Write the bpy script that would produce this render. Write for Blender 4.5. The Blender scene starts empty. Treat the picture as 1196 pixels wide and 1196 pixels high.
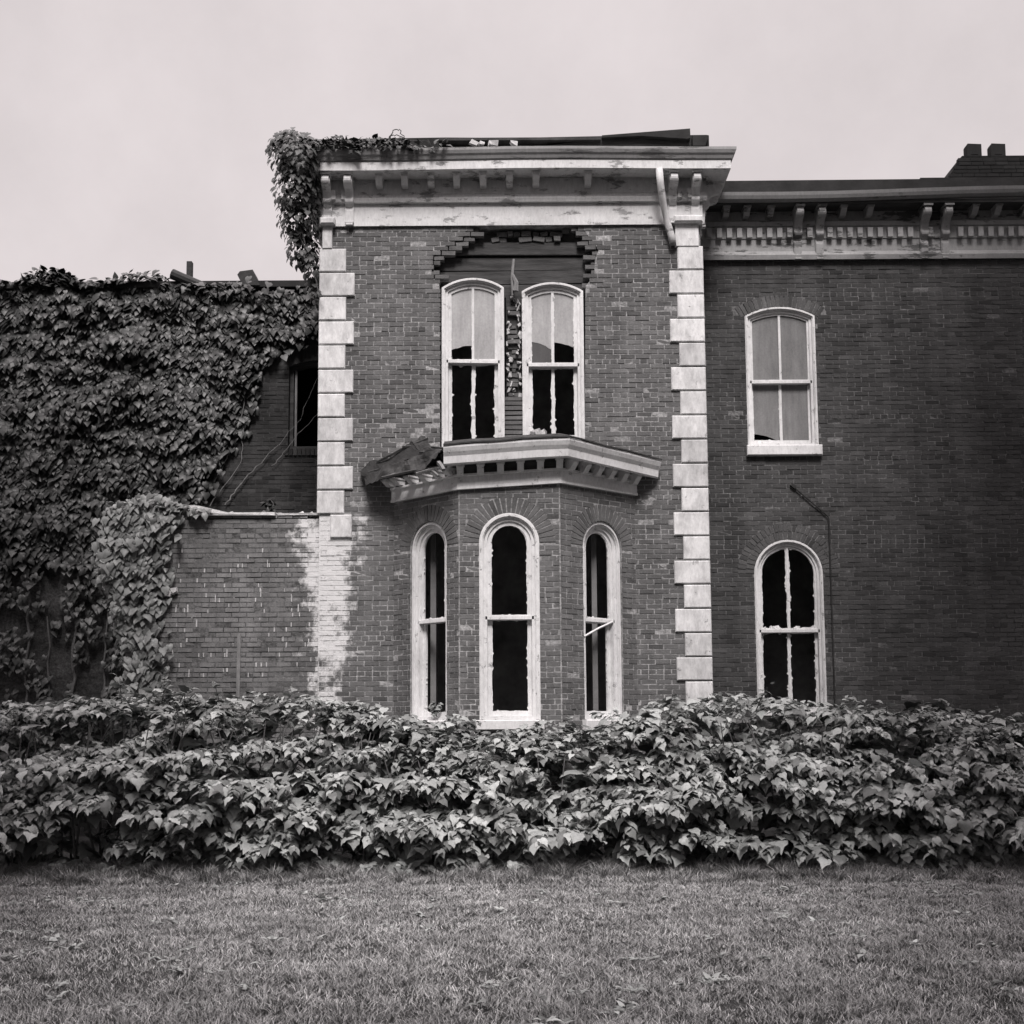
import bpy, bmesh, math, random
import numpy as np
from mathutils import Vector, Matrix, noise
from mathutils.geometry import tessellate_polygon
R = math.radians
random.seed(7)
rng = np.random.default_rng(7)
scn = bpy.context.scene
col = scn.collection

# ------------------------------------------------------------------ camera
CAM_D, EYE, F_PX, PITCH, ROLL, SHIFT = 16.6, 1.6, 1450.0, R(6.0), R(0.35), 0.0833
_Fw = Vector((0, math.cos(PITCH), math.sin(PITCH)))
_Uw = Vector((0, -math.sin(PITCH), math.cos(PITCH)))
_Rw = Vector((1, 0, 0))
_right = _Rw * math.cos(ROLL) - _Uw * math.sin(ROLL)
_up = _Uw * math.cos(ROLL) + _Rw * math.sin(ROLL)
CAM = Vector((0, -CAM_D, EYE))
cd = bpy.data.cameras.new('camera')
cam = bpy.data.objects.new('camera', cd)
col.objects.link(cam)
cd.sensor_width = 36.0
cd.lens = F_PX / 1196 * 36.0
cd.shift_y = SHIFT
cd.clip_end = 2000
cam.matrix_world = Matrix(((_right.x, _up.x, -_Fw.x, CAM.x), (_right.y, _up.y, -_Fw.y, CAM.y),
                           (_right.z, _up.z, -_Fw.z, CAM.z), (0, 0, 0, 1)))
scn.camera = cam

def at(px, py, Y):
    """world point on the plane y = Y seen at photo pixel (px, py)"""
    a = (px - 598) / F_PX
    b = -(py - 598 - SHIFT * 1196) / F_PX
    d = _Fw + _right * a + _up * b
    t = (Y + CAM_D) / d.y
    return CAM + d * t
def ax(px, py, Y): return at(px, py, Y).x
def az(py, Y, px=598): return at(px, py, Y).z

# ------------------------------------------------------------------ world, sun, exposure
SUN_EL, SUN_AZ = 50.0, 2.0      # high, in front of the house, coming through the gap between the added, unseen trees
w = bpy.data.worlds.new("World"); scn.world = w; w.use_nodes = True
nt = w.node_tree; nt.nodes.clear()
N = nt.nodes.new
sky = N('ShaderNodeTexSky'); sky.sky_type = 'NISHITA'; sky.sun_disc = False
sky.sun_elevation = R(SUN_EL); sky.sun_rotation = R(180 + SUN_AZ)
sky.air_density = 1.0; sky.dust_density = 4.0
bw = N('ShaderNodeRGBToBW'); nt.links.new(sky.outputs[0], bw.inputs[0])
tc = N('ShaderNodeTexCoord'); sx = N('ShaderNodeSeparateXYZ'); nt.links.new(tc.outputs['Generated'], sx.inputs[0])
mr = N('ShaderNodeMapRange'); nt.links.new(sx.outputs['Z'], mr.inputs[0])
mr.inputs[1].default_value = 0.54; mr.inputs[2].default_value = 1.0
mr.inputs[3].default_value = 7.6; mr.inputs[4].default_value = 40.0     # overcast: zenith brighter than horizon
nz = N('ShaderNodeTexNoise'); nz.inputs['Scale'].default_value = 3.0; nz.inputs['Detail'].default_value = 9; nz.inputs['Roughness'].default_value = 0.62
nt.links.new(tc.outputs['Generated'], nz.inputs['Vector'])
nmr = N('ShaderNodeMapRange'); nt.links.new(nz.outputs['Fac'], nmr.inputs[0])
nmr.inputs[1].default_value = 0.3; nmr.inputs[2].default_value = 0.7
nmr.inputs[3].default_value = 0.88; nmr.inputs[4].default_value = 1.10
mul = N('ShaderNodeMath'); mul.operation = 'MULTIPLY'
nt.links.new(mr.outputs[0], mul.inputs[0]); nt.links.new(nmr.outputs[0], mul.inputs[1])
mx = N('ShaderNodeMix'); mx.data_type = 'FLOAT'; mx.inputs[0].default_value = 0.95
nt.links.new(bw.outputs[0], mx.inputs[2]); nt.links.new(mul.outputs[0], mx.inputs[3])
tint = N('ShaderNodeMix'); tint.data_type = 'RGBA'; tint.blend_type = 'MULTIPLY'; tint.inputs[0].default_value = 1
nt.links.new(mx.outputs[0], tint.inputs[6]); tint.inputs[7].default_value = (1.0, 0.915, 0.925, 1)
bg = N('ShaderNodeBackground'); bg.inputs[1].default_value = 0.1
nt.links.new(tint.outputs[2], bg.inputs[0])
wo = N('ShaderNodeOutputWorld'); nt.links.new(bg.outputs[0], wo.inputs[0])

sl = bpy.data.lights.new('sun', 'SUN'); sl.energy = 4.0; sl.angle = R(18); sl.color = (1.0, 0.95, 0.94)
so = bpy.data.objects.new('sun', sl); col.objects.link(so)
_sd = Vector((math.sin(R(SUN_AZ)) * math.cos(R(SUN_EL)), -math.cos(R(SUN_AZ)) * math.cos(R(SUN_EL)), math.sin(R(SUN_EL))))
so.rotation_euler = _sd.to_track_quat('Z', 'Y').to_euler()
so.location = (0, -20, 30)
vs = scn.view_settings
vs.view_transform = 'Standard'; vs.look = 'None'; vs.gamma = 1; vs.exposure = 0.0
scn.cycles.max_bounces = 6

# ------------------------------------------------------------------ materials
def mat_base(name, rough=0.85, spec=0.25):
    m = bpy.data.materials.new(name); m.use_nodes = True
    t = m.node_tree; b = t.nodes['Principled BSDF']
    b.inputs['Roughness'].default_value = rough
    b.inputs['Specular IOR Level'].default_value = spec
    return m, t, b
def node(t, kind, **kw):
    n = t.nodes.new(kind)
    for k, v in kw.items(): setattr(n, k, v)
    return n
def grey(v, c=(1, 1, 1)): return (v * c[0], v * c[1], v * c[2], 1)
def noise_fac(t, scale, detail=5, rough=0.6, lo=0.3, hi=0.7, stretch=None, seed=0.0):
    tcn = node(t, 'ShaderNodeTexCoord')
    src = tcn.outputs['Object']
    mp = node(t, 'ShaderNodeMapping'); t.links.new(src, mp.inputs[0])
    mp.inputs['Location'].default_value = (seed, seed * 1.7, seed * 0.6)
    if stretch: mp.inputs['Scale'].default_value = stretch
    n = node(t, 'ShaderNodeTexNoise'); n.inputs['Scale'].default_value = scale
    n.inputs['Detail'].default_value = detail; n.inputs['Roughness'].default_value = rough
    t.links.new(mp.outputs[0], n.inputs['Vector'])
    r = node(t, 'ShaderNodeMapRange'); t.links.new(n.outputs['Fac'], r.inputs[0])
    r.inputs[1].default_value = lo; r.inputs[2].default_value = hi
    return r.outputs[0]
def mixc(t, fac, a, b, blend='MIX'):
    m = node(t, 'ShaderNodeMix', data_type='RGBA', blend_type=blend)
    if isinstance(fac, (int, float)): m.inputs[0].default_value = fac
    else: t.links.new(fac, m.inputs[0])
    for i, v in ((6, a), (7, b)):
        if isinstance(v, tuple): m.inputs[i].default_value = v
        else: t.links.new(v, m.inputs[i])
    return m.outputs[2]
def mathn(t, op, a, b=None, clamp=False):
    m = node(t, 'ShaderNodeMath', operation=op); m.use_clamp = clamp
    for i, v in enumerate((a, b)):
        if v is None: continue
        if isinstance(v, (int, float)): m.inputs[i].default_value = v
        else: t.links.new(v, m.inputs[i])
    return m.outputs[0]
def maprange(t, v, a, b, c=0.0, d=1.0):
    r = node(t, 'ShaderNodeMapRange'); t.links.new(v, r.inputs[0])
    for i, x in enumerate((a, b, c, d)): r.inputs[i + 1].default_value = x
    return r.outputs[0]
def bump(t, b, h, strength=0.5, dist=0.01):
    bp = node(t, 'ShaderNodeBump'); bp.inputs['Strength'].default_value = strength; bp.inputs['Distance'].default_value = dist
    t.links.new(h, bp.inputs['Height']); t.links.new(bp.outputs[0], b.inputs['Normal'])

def limewash(t, c, wash, rnd=None):
    """old pale wash left on the corner: wash = (x centre, half width, z top)"""
    xc, hw, zt = wash
    tcn = node(t, 'ShaderNodeTexCoord'); s = node(t, 'ShaderNodeSeparateXYZ'); t.links.new(tcn.outputs['Object'], s.inputs[0])
    dx = mathn(t, 'ABSOLUTE', mathn(t, 'SUBTRACT', s.outputs['X'], xc))
    prof = maprange(t, s.outputs['Z'], 1.6, zt, hw * 0.30, hw)
    n1 = noise_fac(t, 3.2, 8, 0.75, 0.25, 0.75, stretch=(1, 1, 0.8), seed=3)
    d = mathn(t, 'SUBTRACT', mathn(t, 'ADD', prof, mathn(t, 'MULTIPLY', mathn(t, 'SUBTRACT', n1, 0.5), 0.8)), dx)
    if rnd is not None:
        d = mathn(t, 'ADD', d, mathn(t, 'MULTIPLY', mathn(t, 'SUBTRACT', rnd, 0.5), 0.18))
    f = maprange(t, d, -0.06, 0.14)
    f = mathn(t, 'MULTIPLY', f, maprange(t, s.outputs['Z'], zt + 0.02, zt - 0.05))
    f2 = mathn(t, 'MULTIPLY', f, maprange(t, noise_fac(t, 17, 6, 0.7, 0.3, 0.7, seed=9), 0.05, 0.35, 0.25, 0.92))
    return mixc(t, f2, c, grey(0.66))

def brick_mat(name, dark, light, wash=None, soot=0.5, rough=0.9, pale=0.0):
    m, t, b = mat_base(name, rough, 0.15)
    g = node(t, 'ShaderNodeNewGeometry')
    cr = node(t, 'ShaderNodeValToRGB'); t.links.new(g.outputs['Random Per Island'], cr.inputs[0])
    e = cr.color_ramp.elements
    e[0].position = 0.0; e[0].color = grey(dark * 0.7)
    e[1].position = 1.0; e[1].color = grey(light)
    a = e.new(0.12); a.color = grey(dark)
    a = e.new(0.9); a.color = grey((dark + light) / 2)
    c = cr.outputs[0]
    c = mixc(t, 1.0, c, mixc(t, noise_fac(t, 55, 4, 0.7), grey(0.72), grey(1.2)), 'MULTIPLY')
    c = mixc(t, 1.0, c, mixc(t, noise_fac(t, 0.9, 6, 0.65, 0.35, 0.68), grey(1.0 - 0.45 * soot), grey(1.15)), 'MULTIPLY')
    c = mixc(t, 1.0, c, mixc(t, noise_fac(t, 1.0, 8, 0.7, 0.35, 0.65, stretch=(3.2, 3.2, .35), seed=6), grey(0.74), grey(1.12)), 'MULTIPLY')
    if pale: c = mixc(t, mathn(t, 'MULTIPLY', noise_fac(t, 5.0, 9, 0.85, 0.5, 0.8, seed=5), pale), c, grey(0.36))
    if wash: c = limewash(t, c, wash, g.outputs['Random Per Island'])
    t.links.new(c, b.inputs['Base Color'])
    bump(t, b, noise_fac(t, 90, 5, 0.7, 0, 1), 0.6, 0.008)
    return m
def mortar_mat(name, v, vdark, wash=None):
    m, t, b = mat_base(name, 0.95, 0.1)
    c = mixc(t, noise_fac(t, 2.3, 9, 0.8, 0.38, 0.64, stretch=(0.6, 0.6, 1.6)), grey(vdark), grey(v))
    c = mixc(t, 1.0, c, mixc(t, noise_fac(t, 26, 5, 0.7, 0.35, 0.65), grey(0.45), grey(1.15)), 'MULTIPLY')
    if wash: c = limewash(t, c, wash)
    t.links.new(c, b.inputs['Base Color'])
    bump(t, b, noise_fac(t, 60, 5, 0.7, 0, 1), 0.8, 0.01)
    return m
def paint_mat(name, v, under, peel=0.35, scale=5.0, rough=0.6, streak=(1, 1, 1), grime=0.25):
    """old paint: peeled patches show grey wood"""
    m, t, b = mat_base(name, rough, 0.3)
    f = noise_fac(t, scale, 9, 0.75, 0.0, 1.0, stretch=streak, seed=1.3)
    edge = 0.5 + 0.15 * (1 - peel)
    f = maprange(t, f, edge, edge + 0.035)
    c = mixc(t, noise_fac(t, 1.7, 7, 0.7), grey(v * (1 - grime)), grey(v))
    c = mixc(t, 1.0, c, mixc(t, noise_fac(t, 30, 6, 0.75, 0.3, 0.6, stretch=(1, 1, 0.35)), grey(0.8), grey(1.03)), 'MULTIPLY')
    uw = mixc(t, noise_fac(t, 40, 4, 0.7, stretch=(0.1, 1, 1)), grey(under * 0.6), grey(under * 1.2))
    t.links.new(mixc(t, f, c, uw), b.inputs['Base Color'])
    h = mathn(t, 'SUBTRACT', mathn(t, 'MULTIPLY', noise_fac(t, 45, 5, 0.7, 0, 1), 0.3), f)
    bump(t, b, h, 0.5, 0.006)
    return m
def plain_mat(name, v, rough=0.85, var=0.3, scale=8, spec=0.2, stretch=None, bmp=0.5):
    m, t, b = mat_base(name, rough, spec)
    f = noise_fac(t, scale, 7, 0.7, 0.3, 0.7, stretch=stretch)
    t.links.new(mixc(t, f, grey(v * (1 - var)), grey(v * (1 + var))), b.inputs['Base Color'])
    bump(t, b, noise_fac(t, scale * 5, 5, 0.7, 0, 1, stretch=stretch), bmp, 0.01)
    return m
def leaf_mat(name, dark, light, rough=0.5, trans=0.0, vein=True):
    m, t, b = mat_base(name, rough, 0.3)
    g = node(t, 'ShaderNodeNewGeometry')
    c = mixc(t, g.outputs['Random Per Island'], grey(dark, (0.98, 1.02, 1.0)), grey(light, (0.98, 1.02, 1.0)))
    c = mixc(t, 1.0, c, mixc(t, noise_fac(t, 1.4, 4, 0.6), grey(0.75), grey(1.2)), 'MULTIPLY')
    c = mixc(t, 1.0, c, mixc(t, noise_fac(t, 45, 3, 0.6), grey(0.85), grey(1.12)), 'MULTIPLY')
    t.links.new(c, b.inputs['Base Color'])
    if trans:
        out = t.nodes['Material Output']
        tr = node(t, 'ShaderNodeBsdfTranslucent'); t.links.new(c, tr.inputs[0])
        ms = node(t, 'ShaderNodeMixShader'); ms.inputs[0].default_value = trans
        t.links.new(b.outputs[0], ms.inputs[1]); t.links.new(tr.outputs[0], ms.inputs[2])
        t.links.new(ms.outputs[0], out.inputs[0])
    return m

# limewashed corner
X0 = ax(376, 300, 0); X1 = (ax(818, 300, 0) + ax(830, 800, 0)) / 2
WASH = (X0 + 0.10, 0.40, az(600, 0, 376))
M = {}
M['brick'] = brick_mat('tower_brick', 0.125, 0.182, WASH, 0.5, pale=0.22)
M['mortar'] = mortar_mat('tower_mortar', 0.50, 0.22, WASH)
M['brick_wing'] = brick_mat('wing_brick', 0.062, 0.10, None, 0.5)
M['brick_arch'] = brick_mat('wing_arch_brick', 0.085, 0.125, None, 0.4)
M['mortar_wing'] = mortar_mat('wing_mortar', 0.25, 0.07)
M['brick_low'] = brick_mat('garden_wall_brick', 0.165, 0.23, WASH, 0.5, pale=0.25)
M['mortar_low'] = mortar_mat('garden_wall_mortar', 0.22, 0.08, WASH)
M['mortar_fleck'] = plain_mat('pale_mortar_fleck', 0.50, 0.95, 0.3, 20)
M['brick_rear'] = brick_mat('rear_brick', 0.035, 0.065, None, 0.5)
M['mortar_rear'] = mortar_mat('rear_mortar', 0.09, 0.03)
M['stone'] = paint_mat('quoin_stone', 0.82, 0.42, 0.25, 7.0, 0.8, grime=0.22)
_t = M['stone'].node_tree; _b = _t.nodes['Principled BSDF']; _l = _b.inputs['Base Color'].links[0].from_socket
_oi = node(_t, 'ShaderNodeObjectInfo')
_c = mixc(_t, 1.0, _l, mixc(_t, _oi.outputs['Random'], grey(.80), grey(1.04)), 'MULTIPLY')
_c = mixc(_t, 1.0, _c, mixc(_t, noise_fac(_t, 6.0, 8, .75, .32, .6, stretch=(1, 1, .5), seed=8), grey(.60), grey(1.02)), 'MULTIPLY')
_t.links.new(_c, _b.inputs['Base Color'])
M['white'] = paint_mat('white_window_paint', 0.76, 0.34, 0.34, 9.0, grime=0.28)
M['frieze'] = paint_mat('frieze_paint', 0.72, 0.30, 0.60, 3.2, streak=(0.7, 1, 1.8), grime=0.25)
M['crown'] = paint_mat('weathered_crown', 0.30, 0.13, 0.8, 4.0, streak=(0.3, 1, 2), grime=0.35)
M['cornice_wing'] = paint_mat('wing_cornice_paint', 0.36, 0.10, 0.62, 3.0, streak=(0.5, 1, 1.8), grime=0.35)
M['gutter'] = paint_mat('gutter_metal', 0.26, 0.08, 0.3, 3.0, 0.5, streak=(0.3, 1, 1))
M['wood'] = plain_mat('bare_dark_wood', 0.055, 0.85, 0.6, 6, stretch=(0.25, 1, 2.0), bmp=0.9)
M['wood_grey'] = plain_mat('grey_weathered_wood', 0.20, 0.85, 0.45, 8, stretch=(1, 1, 0.3), bmp=0.9)
M['roof'] = plain_mat('tar_roofing', 0.03, 0.8, 0.4, 3, 0.1)
M['tin'] = plain_mat('rusted_roofing_tin', 0.045, 0.7, 0.6, 5, 0.12)
M['dark'] = plain_mat('dark_room_plaster', 0.30, 0.95, 0.4, 3)
M['trim_in'] = plain_mat('inside_trim', 0.16, 0.7, 0.2, 4)
M['soot'] = brick_mat('chimney_brick', 0.013, 0.024, None, 0.4)
M['mortar_soot'] = mortar_mat('chimney_mortar', 0.02, 0.01)
M['rust'] = plain_mat('dark_pipe', 0.03, 0.7, 0.4, 12)
M['leaf_hedge'] = leaf_mat('hedge_leaf', 0.09, 0.42, 0.42, 0.12)
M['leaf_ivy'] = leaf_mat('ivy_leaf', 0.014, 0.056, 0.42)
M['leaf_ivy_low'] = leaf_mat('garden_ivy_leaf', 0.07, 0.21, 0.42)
M['leaf_vine'] = leaf_mat('cornice_vine_leaf', 0.022, 0.07, 0.5)
M['leaf_added_tree'] = leaf_mat('added_tree_leaf', 0.03, 0.07, 0.5)
M['stem'] = plain_mat('woody_stem', 0.09, 0.9, 0.4, 20)
M['stem_pale'] = plain_mat('dry_vine_stem', 0.20, 0.9, 0.3, 20)
M['rubble'] = plain_mat('pale_rubble', 0.5, 0.95, 0.35, 15, bmp=1.0)
M['paper'] = plain_mat('paper', 0.5, 0.9, 0.15, 10)

def glass_mat(name, v, hi):
    m, t, b = mat_base(name, 0.06, 1.0)
    f = noise_fac(t, 2.5, 6, 0.65, 0.3, 0.7, stretch=(1, 1, 0.5))
    c = mixc(t, f, grey(v), grey(hi))
    c = mixc(t, 1.0, c, mixc(t, noise_fac(t, 40, 4, 0.7, 0.35, 0.6), grey(0.88), grey(1.03)), 'MULTIPLY')
    c = mixc(t, 1.0, c, mixc(t, noise_fac(t, 3.0, 7, 0.75, 0.3, 0.62, stretch=(4, 1, .5), seed=2), grey(0.74), grey(1.04)), 'MULTIPLY')
    t.links.new(c, b.inputs['Base Color'])
    return m
M['glass'] = glass_mat('dusty_glass', 0.34, 0.46)
M['glass_dull'] = glass_mat('dull_dusty_glass', 0.19, 0.27)
M['glass_reflect'] = glass_mat('dark_reflection_glass', 0.045, 0.075)  # dark reflection painted into the glass colour

# ------------------------------------------------------------------ mesh helpers
class Frame:
    """local (u along the wall, n out of the wall, z up) -> world"""
    def __init__(s, o, eu, en=None):
        s.o = Vector(o); s.eu = Vector(eu).normalized()
        s.en = Vector(en) if en is not None else Vector((s.eu.y, -s.eu.x, 0)); s.ez = Vector((0, 0, 1))
    def __call__(s, u, n, z): return s.o + s.eu * u + s.en * n + s.ez * z
FRONT = Frame((0, 0, 0), (1, 0, 0))

class MB:
    def __init__(s): s.v = []; s.f = []; s.m = []
    def add(s, verts, faces, m=0):
        b = len(s.v); s.v += [tuple(x) for x in verts]
        for f in faces: s.f.append(tuple(b + i for i in f)); s.m.append(m)
    def box(s, F, u0, u1, n0, n1, z0, z1, m=0, tilt=0.0, jit=0.0):
        c = [(u0, n0, z0), (u1, n0, z0), (u1, n1, z0), (u0, n1, z0), (u0, n0, z1), (u1, n0, z1), (u1, n1, z1), (u0, n1, z1)]
        if tilt:
            uc, zc = (u0 + u1) / 2, (z0 + z1) / 2; ct, st = math.cos(tilt), math.sin(tilt)
            c = [(uc + (u - uc) * ct - (z - zc) * st, n, zc + (u - uc) * st + (z - zc) * ct) for u, n, z in c]
        if jit: c = [(u + random.uniform(-jit, jit), n + random.uniform(-jit, jit), z + random.uniform(-jit, jit)) for u, n, z in c]
        s.add([F(*p) for p in c], [(0, 3, 2, 1), (4, 5, 6, 7), (0, 1, 5, 4), (1, 2, 6, 5), (2, 3, 7, 6), (3, 0, 4, 7)], m)
    def cbox(s, F, u0, u1, n0, n1, z0, z1, c=0.01, m=0):
        """box whose outer (n1) face is chamfered"""
        a = [(u0, z0), (u1, z0), (u1, z1), (u0, z1)]
        i = [(u0 + c, z0 + c), (u1 - c, z0 + c), (u1 - c, z1 - c), (u0 + c, z1 - c)]
        vs_ = [F(u, n0, z) for u, z in a] + [F(u, n1 - c, z) for u, z in a] + [F(u, n1, z) for u, z in i]
        fs = [(3, 2, 1, 0), (8, 9, 10, 11)]
        for k in range(4):
            j = (k + 1) % 4
            fs += [(k, j, 4 + j, 4 + k), (4 + k, 4 + j, 8 + j, 8 + k)]
        s.add(vs_, fs, m)
    def prism(s, F, outer, holes, n0, n1, m=0):
        polys = [outer] + list(holes)
        tris = tessellate_polygon([[Vector((u, z, 0)) for u, z in p] for p in polys])
        flat = [q for p in polys for q in p]; k = len(flat)
        vs_ = [F(u, n0, z) for u, z in flat] + [F(u, n1, z) for u, z in flat]
        fs = [tuple(t_) for t_ in tris] + [tuple(k + i for i in reversed(t_)) for t_ in tris]
        b = 0
        for p in polys:
            L = len(p)
            for i in range(L):
                j = (i + 1) % L
                fs.append((b + i, b + j, k + b + j, k + b + i))
            b += L
        s.add(vs_, fs, m)
    def tube(s, pts, r, sides=6, m=0, r1=None):
        pts = [Vector(p) for p in pts]; n = len(pts); vs_ = []; r1 = r if r1 is None else r1
        for i, p in enumerate(pts):
            d = (pts[min(i + 1, n - 1)] - pts[max(i - 1, 0)]).normalized()
            a = d.cross(Vector((0.3, 0.2, 1)) if abs(d.z) < 0.9 else Vector((1, 0.1, 0))).normalized(); b_ = d.cross(a)
            rr = r + (r1 - r) * i / max(1, n - 1)
            for k in range(sides):
                t_ = 2 * math.pi * k / sides
                vs_.append(p + a * (rr * math.cos(t_)) + b_ * (rr * math.sin(t_)))
        fs = [tuple(reversed(range(sides))), tuple((n - 1) * sides + k for k in range(sides))]
        for i in range(n - 1):
            for k in range(sides):
                j = (k + 1) % sides
                fs.append((i * sides + k, i * sides + j, (i + 1) * sides + j, (i + 1) * sides + k))
        s.add(vs_, fs, m)
    def sweep(s, path, prof, m=0, warp=None, sub=1):
        """closed profile of (out, z) run along a plan path, mitred"""
        P = [Vector(p) for p in path]
        seg = [(P[i + 1] - P[i]).normalized() for i in range(len(P) - 1)]
        nrm = [Vector((d.y, -d.x)) for d in seg]
        mit = []
        for i in range(len(P)):
            if i == 0: mit.append(nrm[0])
            elif i == len(P) - 1: mit.append(nrm[-1])
            else:
                b_ = (nrm[i - 1] + nrm[i]).normalized(); mit.append(b_ / b_.dot(nrm[i]))
        stn = []
        for i in range(len(P) - 1):
            for q in range(sub):
                t_ = q / sub; stn.append((P[i].lerp(P[i + 1], t_), mit[i].lerp(mit[i + 1], t_)))
        stn.append((P[-1], mit[-1]))
        k = len(prof); vs_ = []
        for p, mm in stn:
            for o, z in prof:
                q = Vector((p.x + mm.x * o, p.y + mm.y * o, z))
                if warp: q.z += warp(q, o)
                vs_.append(q)
        fs = [tuple(range(k)), tuple(reversed([(len(stn) - 1) * k + i for i in range(k)]))]
        for i in range(len(stn) - 1):
            for a in range(k):
                b_ = (a + 1) % k
                fs.append((i * k + a, (i + 1) * k + a, (i + 1) * k + b_, i * k + b_))
        s.add(vs_, fs, m)
    def build(s, name, mats, parent=None, smooth=False, recalc=True):
        me = bpy.data.meshes.new(name)
        me.from_pydata(s.v, [], s.f)
        for m_ in (mats if isinstance(mats, (list, tuple)) else [mats]): me.materials.append(m_)
        if len(set(s.m)) > 1 or (s.m and s.m[0]): me.polygons.foreach_set('material_index', s.m)
        if recalc:
            bm = bmesh.new(); bm.from_mesh(me); bmesh.ops.recalc_face_normals(bm, faces=bm.faces); bm.to_mesh(me); bm.free()
        if smooth: me.polygons.foreach_set('use_smooth', [True] * len(me.polygons))
        o = bpy.data.objects.new(name, me); col.objects.link(o)
        if parent: o.parent = parent
        return o
def tag(o, label=None, cat=None, group=None, kind=None):
    for k, v in (('label', label), ('category', cat), ('group', group), ('kind', kind)):
        if v: o[k] = v
    return o
def thing(name, label, cat, group=None):
    o = bpy.data.objects.new(name, None); col.objects.link(o); o.empty_display_size = 0.3
    return tag(o, label, cat, group)

# ---- arched outlines -------------------------------------------------
class Arch:
    """window outline: centre cu, bottom zb, width w, full height h, rise of the arch"""
    def __init__(s, cu, zb, w, h, rise):
        s.cu, s.zb, s.a, s.h = cu, zb, w / 2, h
        s.R = (s.a ** 2 + rise ** 2) / (2 * rise); s.zc = zb + h - s.R
        s.zs = zb + h - rise
    def top(s, u, d=0.0): return s.zc + math.sqrt(max(0.0, (s.R - d) ** 2 - (u - s.cu) ** 2))
    def piece(s, d, zbot, uL=None, uR=None, n=16):
        """outline inset by d between uL and uR, down to zbot"""
        L = s.cu - s.a + d if uL is None else uL
        Rr = s.cu + s.a - d if uR is None else uR
        r = s.R - d
        t0 = math.asin(max(-1, min(1, (L - s.cu) / r))); t1 = math.asin(max(-1, min(1, (Rr - s.cu) / r)))
        pts = [(L, zbot)]
        for i in range(n + 1):
            t_ = t0 + (t1 - t0) * i / n
            pts.append((s.cu + r * math.sin(t_), s.zc + r * math.cos(t_)))
        pts.append((Rr, zbot))
        out = [pts[0]]
        for p in pts[1:]:
            if abs(p[0] - out[-1][0]) + abs(p[1] - out[-1][1]) > 1e-5: out.append(p)
        return out
def spans(poly, z):
    xs = []
    for i in range(len(poly)):
        (a, b), (c, d) = poly[i], poly[(i + 1) % len(poly)]
        if (b > z) != (d > z): xs.append(a + (z - b) / (d - b) * (c - a))
    xs.sort()
    return list(zip(xs[::2], xs[1::2]))
def inside(poly, u, z): return any(a < u < b for a, b in spans(poly, z))

COURSE = 0.0676
def brick_wall(mb, F, u0, u1, z0, z1, clip=(), drop=(), thin=(), seed=0, bm_=0, mort=0.0135, bl=0.205, bond=7, dist=0.0025, ragtop=None):
    """courses of separate bricks standing 1 cm proud of their mortar"""
    rd = random.Random(seed)
    nrow = int(math.ceil((z1 - z0) / COURSE))
    for r in range(nrow):
        za = z0 + r * COURSE + mort / 2; zb_ = min(za + COURSE - mort, z1)
        if zb_ - za < 0.02: continue
        zm = (za + zb_) / 2
        head = (r % bond == bond - 1)
        L = bl / 2 if head else bl
        cuts = []
        for p in clip: cuts += spans(p, zm)
        u = u0 - (L / 2 if r % 2 else 0) - rd.uniform(0, 0.02)
        while u < u1:
            a, b = max(u + mort / 2, u0), min(u + L - mort / 2, u1)
            pieces = [(a, b)]
            for c, d in cuts:
                nx = []
                for p, q in pieces:
                    if d <= p or c >= q: nx.append((p, q)); continue
                    if c > p: nx.append((p, c))
                    if d < q: nx.append((d, q))
                pieces = nx
            for p, q in pieces:
                if q - p < 0.025: continue
                um = (p + q) / 2
                if any(inside(g, um + rd.uniform(-.05, .05), zm + rd.uniform(-.03, .03)) for g in drop): continue
                if any(inside(g, um, zm) and rd.random() < pr for g, pr in thin): continue
                if ragtop and zm > ragtop(um): continue
                off = rd.gauss(0, dist); tl_ = 0.0; jt = 0.0016
                if drop and zm > az(322, 0) and any(inside(g, um + du, zm + dzz) for g in drop for du, dzz in ((.16, 0), (-.16, 0), (.10, -.09), (-.10, -.09))):
                    if rd.random() < .08: continue
                    tl_ = rd.gauss(0, .05); jt = .006; off -= abs(rd.gauss(0, .02)); cutl = rd.uniform(0, .30) * (q - p)
                    if any(inside(g, um + .16, zm) for g in drop): q -= cutl
                    elif any(inside(g, um - .16, zm) for g in drop): p += cutl
                mb.box(F, p, q, -0.10, off, za, zb_, bm_, tilt=tl_, jit=jt)
            u += L
def voussoirs(mb, F, A, t0, t1, thick, d0=0.0, bm_=0, w_=0.066, seed=0, n1=0.003):
    rd = random.Random(seed)
    r0 = A.R + d0; r1 = r0 + thick
    n = max(3, int(round((r0 + r1) / 2 * (t1 - t0) / w_)))
    for i in range(n):
        a = t0 + (t1 - t0) * (i + 0.12) / n; b = t0 + (t1 - t0) * (i + 0.88) / n
        off = n1 + rd.gauss(0, 0.002)
        pts = [(A.cu + rr * math.sin(t_), A.zc + rr * math.cos(t_)) for rr, t_ in ((r0, a), (r0, b), (r1, b), (r1, a))]
        vs_ = [F(u, -0.1, z) for u, z in pts] + [F(u, off, z) for u, z in pts]
        mb.add(vs_, [(4, 5, 6, 7), (0, 1, 5, 4), (1, 2, 6, 5), (2, 3, 7, 6), (3, 0, 4, 7)], bm_)
def ring_clip(A, thick, d0=0.0):
    """outline of opening plus arch ring"""
    return A.piece(-(thick + d0), A.zs, n=20) + [(A.cu + A.a, A.zs), (A.cu + A.a, A.zb), (A.cu - A.a, A.zb), (A.cu - A.a, A.zs)]

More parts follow.
